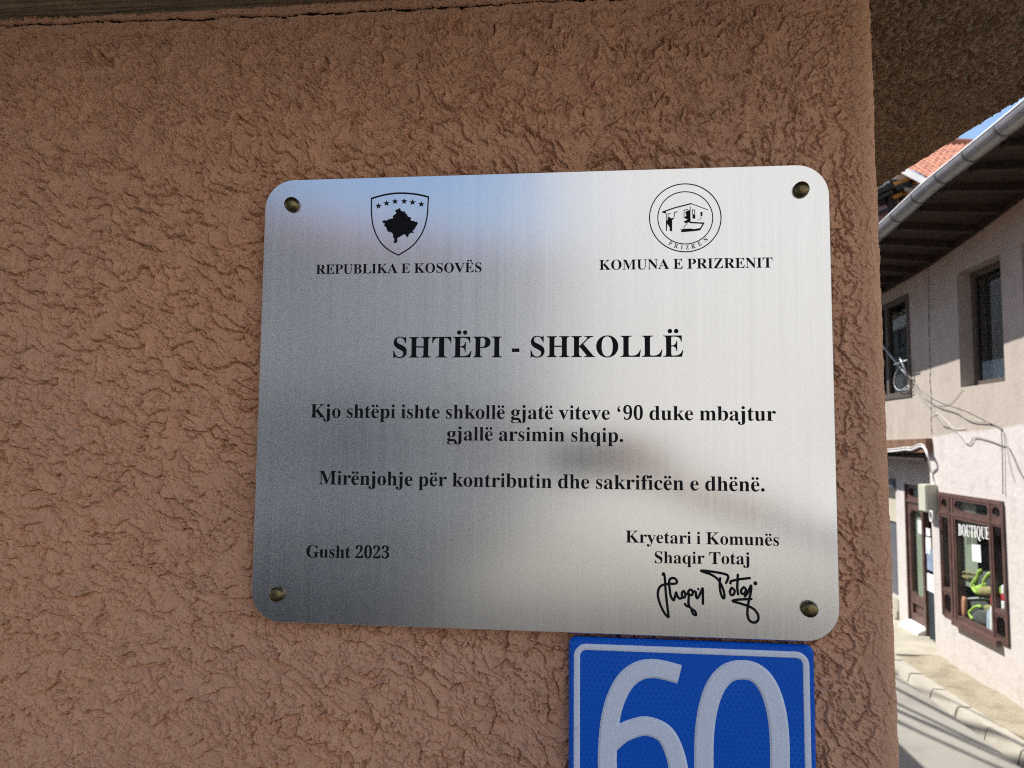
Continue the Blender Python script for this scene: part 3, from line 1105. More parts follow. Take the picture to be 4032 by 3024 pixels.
def raised(name, lines, wid, rise, shoulder, cell=0.0004, cut=False):
    """a pressed digit: a height sheet over everything within wid / 2 of the centre lines"""
    segs = []
    for L in lines:
        for a, b in zip(L[:-1], L[1:]): segs.append((a, b))
    S = np.array(segs)
    lo, hi = S.min((0, 1)) - wid * .7, S.max((0, 1)) + wid * .7
    gx, gz = np.meshgrid(np.arange(lo[0], hi[0], cell), np.arange(lo[1], hi[1], cell), indexing='ij')
    P = np.stack([gx.ravel(), gz.ravel()], 1)
    best = np.full(len(P), 1e9)
    near = np.zeros_like(P)
    for a, b in S:
        d = b - a
        t = np.clip(((P - a) @ d) / max(d @ d, 1e-12), 0, 1)
        q = a + t[:, None] * d
        r = np.hypot(*(P - q).T)
        m = r < best
        best[m] = r[m]
        near[m] = q[m]
    if cut:
        a, b = S[0]
        past = (near == a).all(1) & (((P - a) @ (b - a)) < 0)
        best[past] = 1e3
    R_ = wid / 2
    F = grid_faces(*gx.shape)
    F = F[(best[F] < R_).any(1) & (best[F] < 1).all(1)]
    out = best > R_
    P[out] = near[out] + (P[out] - near[out]) * (R_ / best[out])[:, None]
    dd = np.minimum(best, R_)
    hgt = rise * sstep(0, shoulder, R_ - dd) + 0.0001
    used = np.unique(F)
    idx = np.full(len(P), -1)
    idx[used] = np.arange(len(used))
    V = np.stack([P[used, 0] - SC.x, -hgt[used], P[used, 1] - SC.z], 1)
    return np_mesh(name, V, idx[F][:, ::-1], M['white_paint'], sign)


zero = []
for k in range(73):
    a = 2 * PI * k / 72
    c, s_ = math.cos(a), math.sin(a)
    zero.append(sp9((1168 + 243 * math.copysign(abs(c) ** 0.82, c), 1600 - 568 * math.copysign(abs(s_) ** 0.82, s_))))
raised("digit", [zero], DW, 0.0011, 0.0018)
six1 = catmull([(772, 1062), (738, 1052), (670, 1034), (590, 1024), (505, 1042), (425, 1105), (365, 1215), (330, 1345), (314, 1490), (310, 1640), (322, 1850), (372, 2030), (455, 2130), (545, 2155), (640, 2128), (722, 2030), (765, 1880), (772, 1740), (745, 1580), (680, 1445), (570, 1392), (480, 1405), (400, 1440), (330, 1500)], 6)
raised("digit", [[sp9(p) for p in six1]], DW, 0.0011, 0.0018, cut=True)

# ------------------------------------------------------------------ shop house across the lane
FX = 3.65            # its street face
RX = 3.89            # recessed door wall
shop = empty("shop_house", (FX, 7.0, 0), "two storey cream and pink plastered house with brown boutique window and deep dark eaves", "house")


def fy(px, py, x=FX):
    p = onX(px, py, x)
    return p.y, p.z


def wall_holes(mb_, x, y0, y1, z0, z1, holes, depth, cellf=None):
    ys = sorted(set([y0, y1] + [h[0] for h in holes] + [h[1] for h in holes]))
    zs = sorted(set([z0, z1] + [h[2] for h in holes] + [h[3] for h in holes]))
    ys = [v for v in ys if y0 <= v <= y1]
    zs = [v for v in zs if z0 <= v <= z1]
    for a, b in zip(ys[:-1], ys[1:]):
        for c, d in zip(zs[:-1], zs[1:]):
            my, mz = (a + b) / 2, (c + d) / 2
            if any(h[0] < my < h[1] and h[2] < mz < h[3] for h in holes): continue
            mb_.quad((x, a, c), (x, b, c), (x, b, d), (x, a, d))
    for h in holes:
        dp = h[4] if len(h) > 4 else depth
        a, b, c, d = h[:4]
        c2, d2 = max(c, z0), min(d, z1)
        mb_.quad((x, a, c2), (x + dp, a, c2), (x + dp, a, d2), (x, a, d2))
        mb_.quad((x, b, c2), (x, b, d2), (x + dp, b, d2), (x + dp, b, c2))
        if c >= z0: mb_.quad((x, a, c), (x, b, c), (x + dp, b, c), (x + dp, a, c))
        if d <= z1: mb_.quad((x, a, d), (x + dp, a, d), (x + dp, b, d), (x, b, d))


WIN1 = (6.262, 7.05, 2.855, 4.0)
WIN2 = (8.16, 9.06, 2.835, 4.02)
WIN3 = (5.14, 5.935, 2.86, 4.0)
WIN4 = (2.6, 3.4, 2.86, 4.0)
SHOPW = (6.36, 7.575, 0.53, 1.795)
ALC = (7.782, 12.4, -0.2, 2.215)      # the recess with the door
mb = MB()
Y0, Y1, ZT = 1.2, 12.4, 4.55
wall_holes(mb, FX, Y0, Y1, -0.2, ZT, [WIN1 + (.26,), WIN2 + (.22,), WIN3 + (.26,), WIN4 + (.26,), SHOPW + (.2,), ALC + (RX - FX,)], 0.2)
DOOR = (8.50, 9.06, 0.0, 1.80)
OPEN = (8.10, 8.50, 0.0, 1.80)
FARP = (9.33, 12.0, 0.0, 1.78)
wall_holes(mb, RX, 7.78, 12.4, -0.2, 2.215, [(OPEN[0], DOOR[1], -0.2, 1.80), (9.32, 12.0, -0.2, 1.765)], 0.18)
mb.quad((FX, Y1, -.2), (9.0, Y1, -.2), (9.0, Y1, ZT), (FX, Y1, ZT))
mb.quad((FX, Y0, -.2), (FX, Y0, ZT), (9.0, Y0, ZT), (9.0, Y0, -.2))
mb.quad((9.0, Y0, -.2), (9.0, Y0, ZT), (9.0, Y1, ZT), (9.0, Y1, -.2))
mb.build("wall", M['plaster'], shop, fix=False)

# floors and rooms inside
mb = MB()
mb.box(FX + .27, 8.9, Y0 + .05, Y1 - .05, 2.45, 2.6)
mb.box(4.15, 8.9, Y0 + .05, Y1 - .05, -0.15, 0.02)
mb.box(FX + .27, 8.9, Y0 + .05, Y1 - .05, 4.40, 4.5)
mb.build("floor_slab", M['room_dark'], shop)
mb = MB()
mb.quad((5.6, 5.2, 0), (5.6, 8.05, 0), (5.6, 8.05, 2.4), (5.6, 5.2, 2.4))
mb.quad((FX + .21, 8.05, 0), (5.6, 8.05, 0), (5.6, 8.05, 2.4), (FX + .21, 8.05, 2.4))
mb.box(4.06, 4.09, 6.80, 7.62, .4, 2.2)  # backing panel added to brighten the view through the pane
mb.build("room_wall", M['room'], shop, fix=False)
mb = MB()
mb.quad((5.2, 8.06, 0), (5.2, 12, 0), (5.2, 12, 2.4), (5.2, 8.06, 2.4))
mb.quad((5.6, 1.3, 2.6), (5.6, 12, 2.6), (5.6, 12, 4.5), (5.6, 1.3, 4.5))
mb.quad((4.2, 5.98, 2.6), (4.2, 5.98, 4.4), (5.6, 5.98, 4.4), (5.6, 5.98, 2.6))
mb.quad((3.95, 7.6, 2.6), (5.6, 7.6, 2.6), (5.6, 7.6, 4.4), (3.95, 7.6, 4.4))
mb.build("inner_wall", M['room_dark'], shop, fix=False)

# the crack down the upper wall
cr = [fy(*p) for p in [(3655, 1050), (3657, 1120), (3659, 1192), (3658, 1260), (3661.5, 1380), (3664, 1450), (3663, 1500), (3667.8, 1572), (3667, 1640), (3670, 1715)]]
mb = MB()
cc = catmull(cr, 7)
for i, (a, b) in enumerate(zip(cc[:-1], cc[1:])):
    wa = 0.006 + 0.004 * math.sin(i * 1.7)
    mb.quad((FX - .003, a[0] - wa, a[1]), (FX - .003, a[0] + wa, a[1]), (FX - .003, b[0] + wa, b[1]), (FX - .003, b[0] - wa, b[1]))
mb.build("crack", simple("crack_shadow_mortar", (0.10, 0.085, 0.07), 0.95, var=0.4, scale=30), shop, fix=False)


# eaves: sagging board soffit, rafters, gutter
def zj(y): return float(np.interp(y, [1, 5.846, 6.64, 7.683, 9.056, 13], [4.74, 4.402, 4.31, 4.226, 4.185, 4.12]))
def zg(y): return float(np.interp(y, [1, 4.39, 5.05, 5.75, 6.91, 13], [4.56, 4.438, 4.425, 4.412, 4.322, 4.02]))


ysE = np.linspace(1.0, 12.8, 60)
mb = MB()
for a, b in zip(ysE[:-1], ysE[1:]):
    mb.quad((FX + .02, a, zj(a) + .05), (2.95, a, zg(a) + .06), (2.95, b, zg(b) + .06), (FX + .02, b, zj(b) + .05))
    mb.quad((2.95, a, zg(a) + .06), (2.95, a, zg(a) + .15), (2.95, b, zg(b) + .15), (2.95, b, zg(b) + .06))
    mb.quad((FX - .02, a, zj(a) - .03), (FX - .02, b, zj(b) - .03), (FX - .02, b, zj(b) + .06), (FX - .02, a, zj(a) + .06))
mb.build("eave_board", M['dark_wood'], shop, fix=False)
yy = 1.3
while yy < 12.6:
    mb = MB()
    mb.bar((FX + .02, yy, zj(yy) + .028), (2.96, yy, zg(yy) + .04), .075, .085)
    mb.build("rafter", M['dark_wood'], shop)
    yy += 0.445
# gutter: open half round with rolled front bead
gut = empty("gutter", (0, 0, 0))
bpy.data.objects.remove(gut)
mb = MB()
GX = 2.865
prof = [(math.cos(a), math.sin(a)) for a in np.linspace(PI, 2 * PI, 13)]
R = 0.078
nn = len(prof)
for y_ in ysE:
    for c, s in prof: mb.v.append((GX + R * c, y_, zg(y_) + .075 + R * s))
    for c, s in prof[::-1]: mb.v.append((GX + (R - .004) * c, y_, zg(y_) + .075 + (R - .004) * s))
for i in range(len(ysE) - 1):
    for k in range(2 * nn):
        k2 = (k + 1) % (2 * nn)
        mb.f.append((i * 2 * nn + k, i * 2 * nn + k2, (i + 1) * 2 * nn + k2, (i + 1) * 2 * nn + k))
gutter = mb.build("gutter", M['zinc'], shop, smooth=False)
mb = MB()
mb.tube([(GX - R - .001, y_, zg(y_) + .077) for y_ in ysE], .0065, 8)
mb.build("gutter_bead", M['white_letter'], gutter, smooth=True)  # white colour stands in for the sunlit glint along the lip
yj = 5.537 - 0.445 * 9
while yj < 12.5:
    mb = MB()
    for c, s in prof: mb.v.append((GX + (R + .004) * c, yj - .012, zg(yj) + .075 + (R + .004) * s))
    for c, s in prof: mb.v.append((GX + (R + .004) * c, yj + .012, zg(yj) + .075 + (R + .004) * s))
    for k in range(nn - 1): mb.f.append((k, k + 1, nn + k + 1, nn + k))
    mb.build("gutter_joint", M['zinc_dark'], gutter, fix=False)
    yj += 0.445
Vt, Ft = tile_field(Vector((2.90, 0.9, 4.74)), Vector((0, 0.9985, -0.05)).normalized(), Vector((0.90, 0, 0.43)).normalized(), Vector((-0.43, 0, 0.90)).normalized(), 13, 64, 0.185, 0.30)
np_mesh("roof", Vt, Ft, M['old_tile'], shop, smooth=False)
mb = MB()
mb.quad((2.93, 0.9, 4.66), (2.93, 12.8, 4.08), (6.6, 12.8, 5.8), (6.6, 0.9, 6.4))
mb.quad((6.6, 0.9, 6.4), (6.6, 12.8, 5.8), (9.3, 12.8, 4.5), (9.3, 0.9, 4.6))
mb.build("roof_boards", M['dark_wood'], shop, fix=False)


def pane_frame(name, x, y0, y1, z0, z1, bar_, dep, mat, parent, muntins=(), glass='glass', hb=()):
    mb_ = MB()
    mb_.box(x, x + dep, y0, y0 + bar_, z0, z1)
    mb_.box(x, x + dep, y1 - bar_, y1, z0, z1)
    mb_.box(x + .001, x + dep - .001, y0 + bar_, y1 - bar_, z0, z0 + bar_)
    mb_.box(x + .001, x + dep - .001, y0 + bar_, y1 - bar_, z1 - bar_, z1)
    for m in muntins: mb_.box(x + .002, x + dep - .002, m - bar_ * .5, m + bar_ * .5, z0 + bar_, z1 - bar_)
    for m in hb: mb_.box(x + .004, x + dep - .004, y0 + bar_, y1 - bar_, m - bar_ * .3, m + bar_ * .3)
    fr = mb_.build(name, mat, parent)
    g = MB()
    g.quad((x + dep * .5, y0 + bar_ * .5, z0 + bar_ * .5), (x + dep * .5, y1 - bar_ * .5, z0 + bar_ * .5), (x + dep * .5, y1 - bar_ * .5, z1 - bar_ * .5), (x + dep * .5, y0 + bar_ * .5, z1 - bar_ * .5))
    g.build("pane", M[glass], fr, fix=False)
    return fr


def curtain(parent, x, y0, y1, z0, z1, mat, waves=7):
    V = []
    n = waves * 8 + 1
    for i in range(n):
        t = i / (n - 1)
        for z in (z0, z1): V.append((x + .012 * math.sin(t * waves * 2 * PI), y0 + (y1 - y0) * t, z))
    mb_ = MB()
    mb_.v = V
    mb_.f = [(2 * i, 2 * i + 1, 2 * i + 3, 2 * i + 2) for i in range(n - 1)]
    return mb_.build("curtain", mat, parent, fix=False, smooth=True)


w1 = pane_frame("window", FX + .13, WIN1[0], WIN1[1], WIN1[2], WIN1[3], .06, .05, M['old_frame'], shop)
curtain(w1, FX + .172, 6.33, 6.97, 2.92, 3.10, M['curtain'])
w3 = pane_frame("window", FX + .13, WIN3[0], WIN3[1], WIN3[2], WIN3[3], .06, .05, M['old_frame'], shop)
w4 = pane_frame("window", FX + .13, WIN4[0], WIN4[1], WIN4[2], WIN4[3], .06, .05, M['old_frame'], shop)
w2 = pane_frame("window", FX - .015, WIN2[0], WIN2[1], WIN2[2], WIN2[3], .065, .07, M['old_frame'], shop, muntins=(8.80,))
mb = MB()
mb.box(FX + .03, FX + .06, 8.31, 8.35, 2.90, 3.40)
mb.box(FX + .03, FX + .06, 8.23, 8.80, 3.38, 3.42)
mb.box(FX + .03, FX + .06, 8.86, 8.99, 3.20, 3.24)
mb.build("inner_sash", M['old_frame'], w2)
curtain(w2, FX + .18, 8.22, 8.36, 2.85, 3.33, M['curtain'], 2)
curtain(w2, FX + .18, 8.84, 9.02, 2.85, 3.35, M['curtain'], 2)

# shop window joinery
sw = MB()
a, b, c, d = SHOPW
cells = [(6.615, 7.24, .60, 1.548), (6.615, 7.24, 1.635, 1.735), (6.40, 6.545, .83, 1.56), (6.40, 6.545, .575, .765), (6.41, 6.54, 1.64, 1.735),
         (7.385, 7.525, .83, 1.545), (7.385, 7.525, .575, .765), (7.395, 7.52, 1.635, 1.735)]
wall_holes(sw, FX - .014, a, b, c, d, cells, 0.085)
sw.quad((FX - .014, a, c), (FX - .014, a, d), (FX + .05, a, d), (FX + .05, a, c))
sw.quad((FX - .014, b, c), (FX + .05, b, c), (FX + .05, b, d), (FX - .014, b, d))
sw.quad((FX - .014, a, d), (FX - .014, b, d), (FX + .05, b, d), (FX + .05, a, d))
sw.quad((FX - .014, a, c), (FX + .05, a, c), (FX + .05, b, c), (FX - .014, b, c))
# rounded corners of the little lights
for (p, q, r, s) in cells[1:2] + cells[3:5] + cells[6:]:
    k = 0.035
    for cy, cz, sy, sz in ((p, r, 1, 1), (q, r, -1, 1), (p, s, 1, -1), (q, s, -1, -1)):
        sw.hexa([(FX - .012, cy, cz), (FX - .012, cy + sy * k, cz), (FX - .012, cy, cz + sz * k), (FX - .012, cy, cz + sz * k),
                 (FX + .045, cy, cz), (FX + .045, cy + sy * k, cz), (FX + .045, cy, cz + sz * k), (FX + .045, cy, cz + sz * k)])
# mouldings: raised beads on rails and posts
for y_ in (6.365, 6.58, 7.275, 7.345, 7.555):
    sw.box(FX - .021, FX - .0135, y_ - .012, y_ + .012, c + .02, d - .02)
for z_ in (1.59, 1.77, 0.80):
    if z_ == 0.80:
        sw.box(FX - .020, FX - .0137, 6.385, 6.56, z_ - .012, z_ + .012)
        sw.box(FX - .020, FX - .0137, 7.37, 7.54, z_ - .012, z_ + .012)
    else:
        sw.box(FX - .020, FX - .0137, 6.385, 7.54, z_ - .014, z_ + .014)
sw.box(FX - .055, FX - .0135, 6.48, 7.30, .50, .555)
shopwin = sw.build("shop_window", M['red_wood'], shop, fix=False)
for (p, q, r, s) in cells:
    g = MB()
    GXP = FX - .002
    g.quad((GXP, p - .004, r - .004), (GXP, q + .004, r - .004), (GXP, q + .004, s + .004), (GXP, p - .004, s + .004))
    g.build("pane", M['shop_glass'], shopwin, fix=False)


# BOUTIQUE across the big pane
def pane_pt(px, py):
    p = onX(px, py, FX - .005)
    return p.y, p.z


V, F, discs, polys, tot = layout("BOUTIQUE")
(yL, zL), (yR, zR) = pane_pt(3774, 2107), pane_pt(3896, 2124)
mb = MB()
mn, mx = min(p[0] for p in V), max(p[0] for p in V)
for p in V:
    t = (p[0] - mn) / (mx - mn)
    mb.v.append((FX - .005, yL + (yR - yL) * t, zL + (zR - zL) * t + p[1] / 0.676 * 0.108))
mb.f = list(F)
mb.build("lettering", M['white_letter'], shopwin, fix=False)
mb = MB()
q = [pane_pt(*p) for p in ((3828.8, 2208.6), (3863.7, 2215.8), (3860.1, 2146), (3826.4, 2143.5))]
mb.hexa([(FX - .0035, q[i][0], q[i][1]) for i in range(4)] + [(FX - .0055, q[i][0], q[i][1]) for i in range(4)])
nt_ = mb.build("paper_notice", M['paper'], None, loc=(FX - .005, q[0][0], q[0][1]))
tag(nt_, "white paper sheet taped inside the shop window below the word BOUTIQUE", "notice")

# door set back beside the shop window
dr = MB()
dy0, dy1, dz1 = 8.56, 9.06, 1.80
xd = RX + .02
wall_holes(dr, xd, dy0, dy1, 0.02, 1.80, [(8.655, 8.965, .47, 1.49), (8.66, 8.96, .25, .37), (8.64, 8.98, 1.655, 1.755)], .05)
dr.box(xd - .02, xd + .03, dy1 - .03, dy1, 0.02, 1.80)
dr.box(xd - .02, xd + .05, dy0, dy0 + .035, 0.02, 1.80)
dr.box(xd - .018, xd - .001, dy0 + .04, dy1 - .035, 1.585, 1.62)
dr.box(xd + .03, xd + .045, 8.65, 8.97, .24, .38)
for (p, q, r, s, k) in ((8.655, 8.965, .47, 1.49, .05), (8.64, 8.98, 1.655, 1.755, .03)):
    for cy, cz, sy, sz in ((p, r, 1, 1), (q, r, -1, 1), (p, s, 1, -1), (q, s, -1, -1)):
        dr.hexa([(xd + .002, cy, cz), (xd + .002, cy + sy * k, cz), (xd + .002, cy, cz + sz * k), (xd + .002, cy, cz + sz * k),
                 (xd + .045, cy, cz), (xd + .045, cy + sy * k, cz), (xd + .045, cy, cz + sz * k), (xd + .045, cy, cz + sz * k)])
door = dr.build("door", M['red_wood'], shop, fix=False)
for (p, q, r, s) in ((8.655, 8.965, .47, 1.49), (8.64, 8.98, 1.655, 1.755)):
    g = MB()
    g.quad((xd + .03, p, r), (xd + .03, q, r), (xd + .03, q, s), (xd + .03, p, s))
    g.build("pane", M['shop_glass'], door, fix=False)
mb = MB()
mb.hexa([(RX - .13, 8.55, .02), (RX + .02, 8.55, .02), (RX + .02, 9.08, .02), (RX - .13, 9.08, .02),
         (RX - .10, 8.55, .10), (RX + .02, 8.55, .16), (RX + .02, 9.08, .16), (RX - .10, 9.08, .10)])
mb.build("door_step", M['marble'], shop, bevel=.006)
mb = MB()
mb.box(RX - .01, RX + .05, 8.11, 8.15, 0.02, 1.80)
mb.box(RX - .008, RX + .05, 8.15, 8.53, 1.755, 1.80)
mb.box(RX - .012, RX + .05, 8.53, 8.558, 0.02, 1.80)
mb.build("door_frame", M['red_wood'], shop)
p0, p1 = onX(3598, 2047, RX - .0), onX(3623, 2105, RX - .0)
mb = MB()
mb.box(xd + .026, xd + .0285, p1.y, p0.y, p1.z, p0.z)
nt2 = mb.build("paper_notice", M['paper'], None, loc=(xd + .027, p0.y, p1.z))
tag(nt2, "white paper sheet stuck on the glass of the boutique door", "notice")

# board canopy over the recess, with its white cable
cb = MB()
BX = 3.585
q = [onX(3486, 1747, BX), onX(3676, 1728, BX), onX(3680, 1783, BX), onX(3488, 1793, BX)]
yR_, yL_ = 7.70, 12.3
zt_, zb_ = 2.325, 2.175
cb.hexa([(BX, yR_, zb_ + .025), (FX + .01, yR_, zb_ + .025), (FX + .01, yL_, zb_ - .03), (BX, yL_, zb_ - .03), (BX, yR_, zt_ + .03), (FX + .01, yR_, zt_ + .03), (FX + .01, yL_, zt_ - .04), (BX, yL_, zt_ - .05)])
cb.build("canopy_board", M['beam_wood'], shop, bevel=.004)
cb = MB()
cb.box(BX + .012, RX, 7.79, 12.25, zb_ - .06, zb_ - .034)
cb.build("canopy_ceiling", M['dark_wood'], shop)
mb = MB()
cw = [onX(3440 + x * .4219, 1150 + y * .4219, BX - .012) for x, y in [(60, 1490), (115, 1490), (180, 1487), (250, 1478), (300, 1470), (350, 1475), (390, 1460), (430, 1442), (465, 1450), (490, 1490), (510, 1550)]] + \
     [onX(3440 + x * .2412, 1850 + y * .2412, FX - .02) for x, y in [(930, 20), (950, 110), (965, 200)]]
cw2 = catmull([tuple(p) for p in cw], 5)
mb.tube(cw2, .011, 6)
mb.tube([(p[0], p[1] + .004, p[2] + .026) for p in cw2[:-14]], .008, 6)
o = mb.build("cable", M['cable_white'], None, loc=cw2[0], smooth=True)
tag(o, "white double cable looping along the brown canopy board over the shop door", "cable")

# meter box with its dial
mx0, my0 = FX - .118, 7.615
mbx = empty("meter_box", (FX, my0, 1.57), "pale beige meter box on the wall corner above the round white dial", "meter box")
mb = MB()
mb.box(mx0, FX - .001, my0, my0 + .185, 1.575, 1.865)
mb.build("case", M['meter'], mbx, bevel=.006)
mb = MB()
mb.box(mx0 - .006, mx0 + .002, my0 + .01, my0 + .175, 1.585, 1.855)
mb.build("lid", M['meter'], mbx, bevel=.002)
mb = MB()
dc = onX(3668, 2033, FX - .09)
mb.tube([(FX - .09, dc.y + .034 * math.cos(a), dc.z + .055 * math.sin(a)) for a in np.linspace(PI * .6, PI * 2.4, 26)], .011, 8)
o = mb.build("hose_loop", M['cable_white'], None, loc=(FX - .09, dc.y, dc.z), smooth=True)
tag(o, "white cable loop hanging under the beige meter box", "cable")

# small dark vent on the recess wall
p = onX(3517, 1904, RX)
mb = MB()
mb.box(RX - .03, RX - .001, p.y - .09, p.y + .09, p.z - .06, p.z + .06)
mb.box(RX - .04, RX - .028, p.y - .07, p.y + .07, p.z - .045, p.z + .045)
o = mb.build("wall_vent", M['slate_panel'], None, loc=(RX, p.y, p.z))
tag(o, "small dark square vent under the canopy left of the boutique door", "vent")

# second doorway beyond: cream head panel, slate shutter, pale steps
mb = MB()
mb.box(RX + .10, RX + .14, 9.33, 12.0, 1.27, 1.77)
mb.build("head_panel", M['cream_wall'], shop)
mb = MB()
mb.box(RX + .12, RX + .15, 9.33, 12.0, .32, 1.268)
mb.build("shutter", M['slate_panel'], shop)
mb = MB()
mb.box(RX + .0, RX + .2, 9.34, 11.9, .18, .318)
mb.box(RX - .02, RX + .2, 9.34, 11.9, .09, .178)
mb.box(RX - .05, RX + .2, 9.34, 11.9, .02, .088)
mb.build("entrance_steps", M['kerb'], shop, bevel=.006)

# overhead service cables clipped along the facade
CA = [(3473.7, 1356.7), (3510, 1400), (3545.5, 1441), (3585.5, 1487.5), (3630, 1555), (3668, 1584.5), (3700, 1603), (3762.7, 1622.4), (3820.6, 1656), (3893, 1663.4), (3925, 1675), (3941, 1690), (3945, 1740), (3947, 1800), (3949, 1945)]
CB = [(3545.5, 1407), (3562, 1450), (3579, 1487.5), (3608.8, 1542), (3651, 1597), (3693, 1652), (3714, 1675), (3738, 1682), (3772, 1709), (3795, 1738), (3811, 1748), (3824, 1740), (3835, 1721), (3870, 1727), (3902, 1736), (3940, 1751), (3965, 1757), (3989, 1800), (4010, 1850), (4040, 1900), (4080, 1960)]
CC = [(3585, 1490), (3640, 1545), (3700, 1582), (3790, 1612), (3850, 1640), (3930, 1684), (3955, 1710), (3965, 1760), (3975, 1830), (3995, 1900)]
CD = [(3668, 1597), (3690, 1596), (3740, 1590), (3790, 1533)]
CE = [(3670, 1640), (3690, 1628), (3730, 1660), (3760, 1688), (3800, 1686)]
for i, (pts, r, off, lb, m) in enumerate(((CA, .0048, .018, "thick grey cable sagging from the upper left window along the cream wall", 'cable_grey'),
                                          (CB, .0045, .014, "grey cable with a deep dip below the border of cream and pink paint", 'cable_grey'),
                                          (CC, .0024, .010, "thin grey wire above the thick sagging cable on the cream wall", 'cable_grey'),
                                          (CD, .0022, .008, "short thin wire running from the wall crack to the window sill corner", 'cable_grey'),
                                          (CE, .003, .010, "short pale wire below the wall crack on the cream plaster", 'cable_white'))):
    P3 = [tuple(onX(px, py, FX - off)) for px, py in pts]
    mb = MB()
    mb.tube(catmull(P3, 5), r, 6)
    o = mb.build("facade_cable", M[m], None, loc=P3[0], smooth=True)
    tag(o, lb, "cable", "service cables on the shop house facade")
# bracket with antenna arms at the left window
an = empty("wall_bracket", tuple(onX(3583, 1500, FX - .03)), "pale metal bracket arms crossing in front of the upper left window", "bracket")
mb = MB()
mb.tube([tuple(onX(3474, 1357, FX - .10)), tuple(onX(3556, 1460, FX - .06)), tuple(onX(3588, 1500, FX - .01))], .014, 8)
mb.build("arm", M['zinc'], an, smooth=True)
mb = MB()
mb.tube([tuple(onX(3543, 1405, FX - .12)), tuple(onX(3570, 1470, FX - .07)), tuple(onX(3590, 1520, FX - .01))], .014, 8)
mb.build("arm", M['zinc'], an, smooth=True)
mb = MB()
mb.tube([tuple(onX(3520, 1436, FX - .11)), tuple(onX(3573, 1418, FX - .11))], .008, 6)
mb.build("cross_bar", M['zinc'], an, smooth=True)
mb = MB()
lp = [onX(3440 + x * .4219, 1150 + y * .4219, FX - .05) for x, y in [(230, 715), (200, 770), (190, 850), (210, 900), (250, 915), (300, 890), (320, 870), (330, 900), (280, 915)]]
mb.tube(catmull([tuple(p) for p in lp], 5), .004, 6)
o = mb.build("wire_coil", M['cable_white'], None, loc=lp[0], smooth=True)
tag(o, "loose pale wire coil hanging inside the upper left window opening", "wire")


# ---- goods in the shop window and doorway
def goods(name, lb, cat, loc): return empty(name, loc, lb, cat)


def gp(x, y, d): return onX(3660 + .2411 * x, 2200 + .2411 * y, FX + d)


mb = MB()
mb.box(FX + .012, 4.05, 6.42, 7.55, .40, .565)
sh = mb.build("display_shelf", M['room'], None, loc=(FX + .1, 7.0, .40))
tag(sh, "low sage green display ledge inside the boutique window", "shelf")
mb = MB()
mb.box(FX + .055, FX + .065, 6.97, 7.62, .90, 1.56)  # added board close behind the glass, catching sun to make the pane bright
mb.box(FX + .055, FX + .065, 6.97, 7.62, 1.63, 1.75)
sh = mb.build("added_window_backdrop", M['backdrop'], None, loc=(FX + .06, 7.1, .9))
tag(sh, "added sage grey blind behind the left part of the boutique window pane", "backdrop")
mb = MB()
mb.box(xd + .06, xd + .068, 8.60, 9.20, .45, 1.76)  # added board that makes the door glass look pale from outside
sh = mb.build("added_door_backdrop", M['backdrop'], None, loc=(xd + .06, 8.8, .45))
tag(sh, "added sage grey blind behind the glass of the boutique door", "backdrop")


def dome(mb_, c, rx, ry, rz, n=16, m=7, top=1.0):
    base = len(mb_.v)
    for j in range(m + 1):
        t = j / m * PI / 2 * top
        for k in range(n):
            a = 2 * PI * k / n
            wob = 1 + 0.06 * math.sin(3 * a + j)
            mb_.v.append((c[0] + rx * math.cos(t) * math.cos(a) * wob, c[1] + ry * math.cos(t) * math.sin(a) * wob, c[2] + rz * math.sin(t)))
    for j in range(m):
        for k in range(n):
            mb_.f.append((base + j * n + k, base + j * n + (k + 1) % n, base + (j + 1) * n + (k + 1) % n, base + (j + 1) * n + k))
    mb_.f.append(tuple(base + k for k in range(n))[::-1])


def slab_px(mb_, pts, d, th, puff=0.0):
    """a soft upright shape seen at the given places, th thick, its face d behind the wall face"""
    P = [gp(x, y, d) for x, y in pts]
    c = sum(P, Vector()) / len(P)
    n = len(P)
    base = len(mb_.v)
    rings = [(1.0, th), (1.0, th * .3), (.9, 0.0), (.5, -puff)]
    for k, dx in rings:
        for p in P:
            q = c + (p - c) * k
            mb_.v.append((FX + d + dx, q.y, q.z))
    for r in range(len(rings) - 1):
        for i in range(n):
            mb_.f.append((base + r * n + i, base + r * n + (i + 1) % n, base + (r + 1) * n + (i + 1) % n, base + (r + 1) * n + i))
    mb_.f.append(tuple(base + 3 * n + i for i in range(n)))
    mb_.f.append(tuple(base + i for i in range(n))[::-1])


t = goods("handbag", "grey handbag with lime green arched handle low in the boutique window", "bag", tuple(gp(820, 1100, .04)))
mb = MB()
slab_px(mb, catmull([(700, 1010), (705, 880), (760, 815), (850, 800), (915, 850), (940, 950), (945, 1100), (830, 1085), (720, 1030)], 4, True), .03, .07, .008)
mb.build("body", M['charcoal'], t, smooth=True)
mb = MB()
mb.tube(catmull([tuple(gp(x, y, .022)) for x, y in [(705, 985), (665, 930), (650, 870), (690, 840), (730, 795), (790, 775), (850, 785)]], 5), .013, 8)
mb.build("handle", M['lime'], t, smooth=True)
t = goods("display_box", "grey open box with a pale rim behind the handbag in the boutique window", "box", tuple(gp(800, 900, .09)))
mb = MB()
slab_px(mb, [(585, 640), (1000, 650), (1010, 1000), (590, 960)], .075, .10)
mb.build("body", M['charcoal'], t)
mb = MB()
mb.tube([tuple(gp(x, y, .068)) for x, y in [(600, 960), (612, 650), (860, 640), (1000, 665)]], .010, 6)
mb.build("rim", simple("pale_grey_trim", (.5, .5, .52), .6), t, smooth=True)
t = goods("backpack", "dark backpack with lime green straps above the grey box in the window", "bag", tuple(gp(850, 600, .06)))
mb = MB()
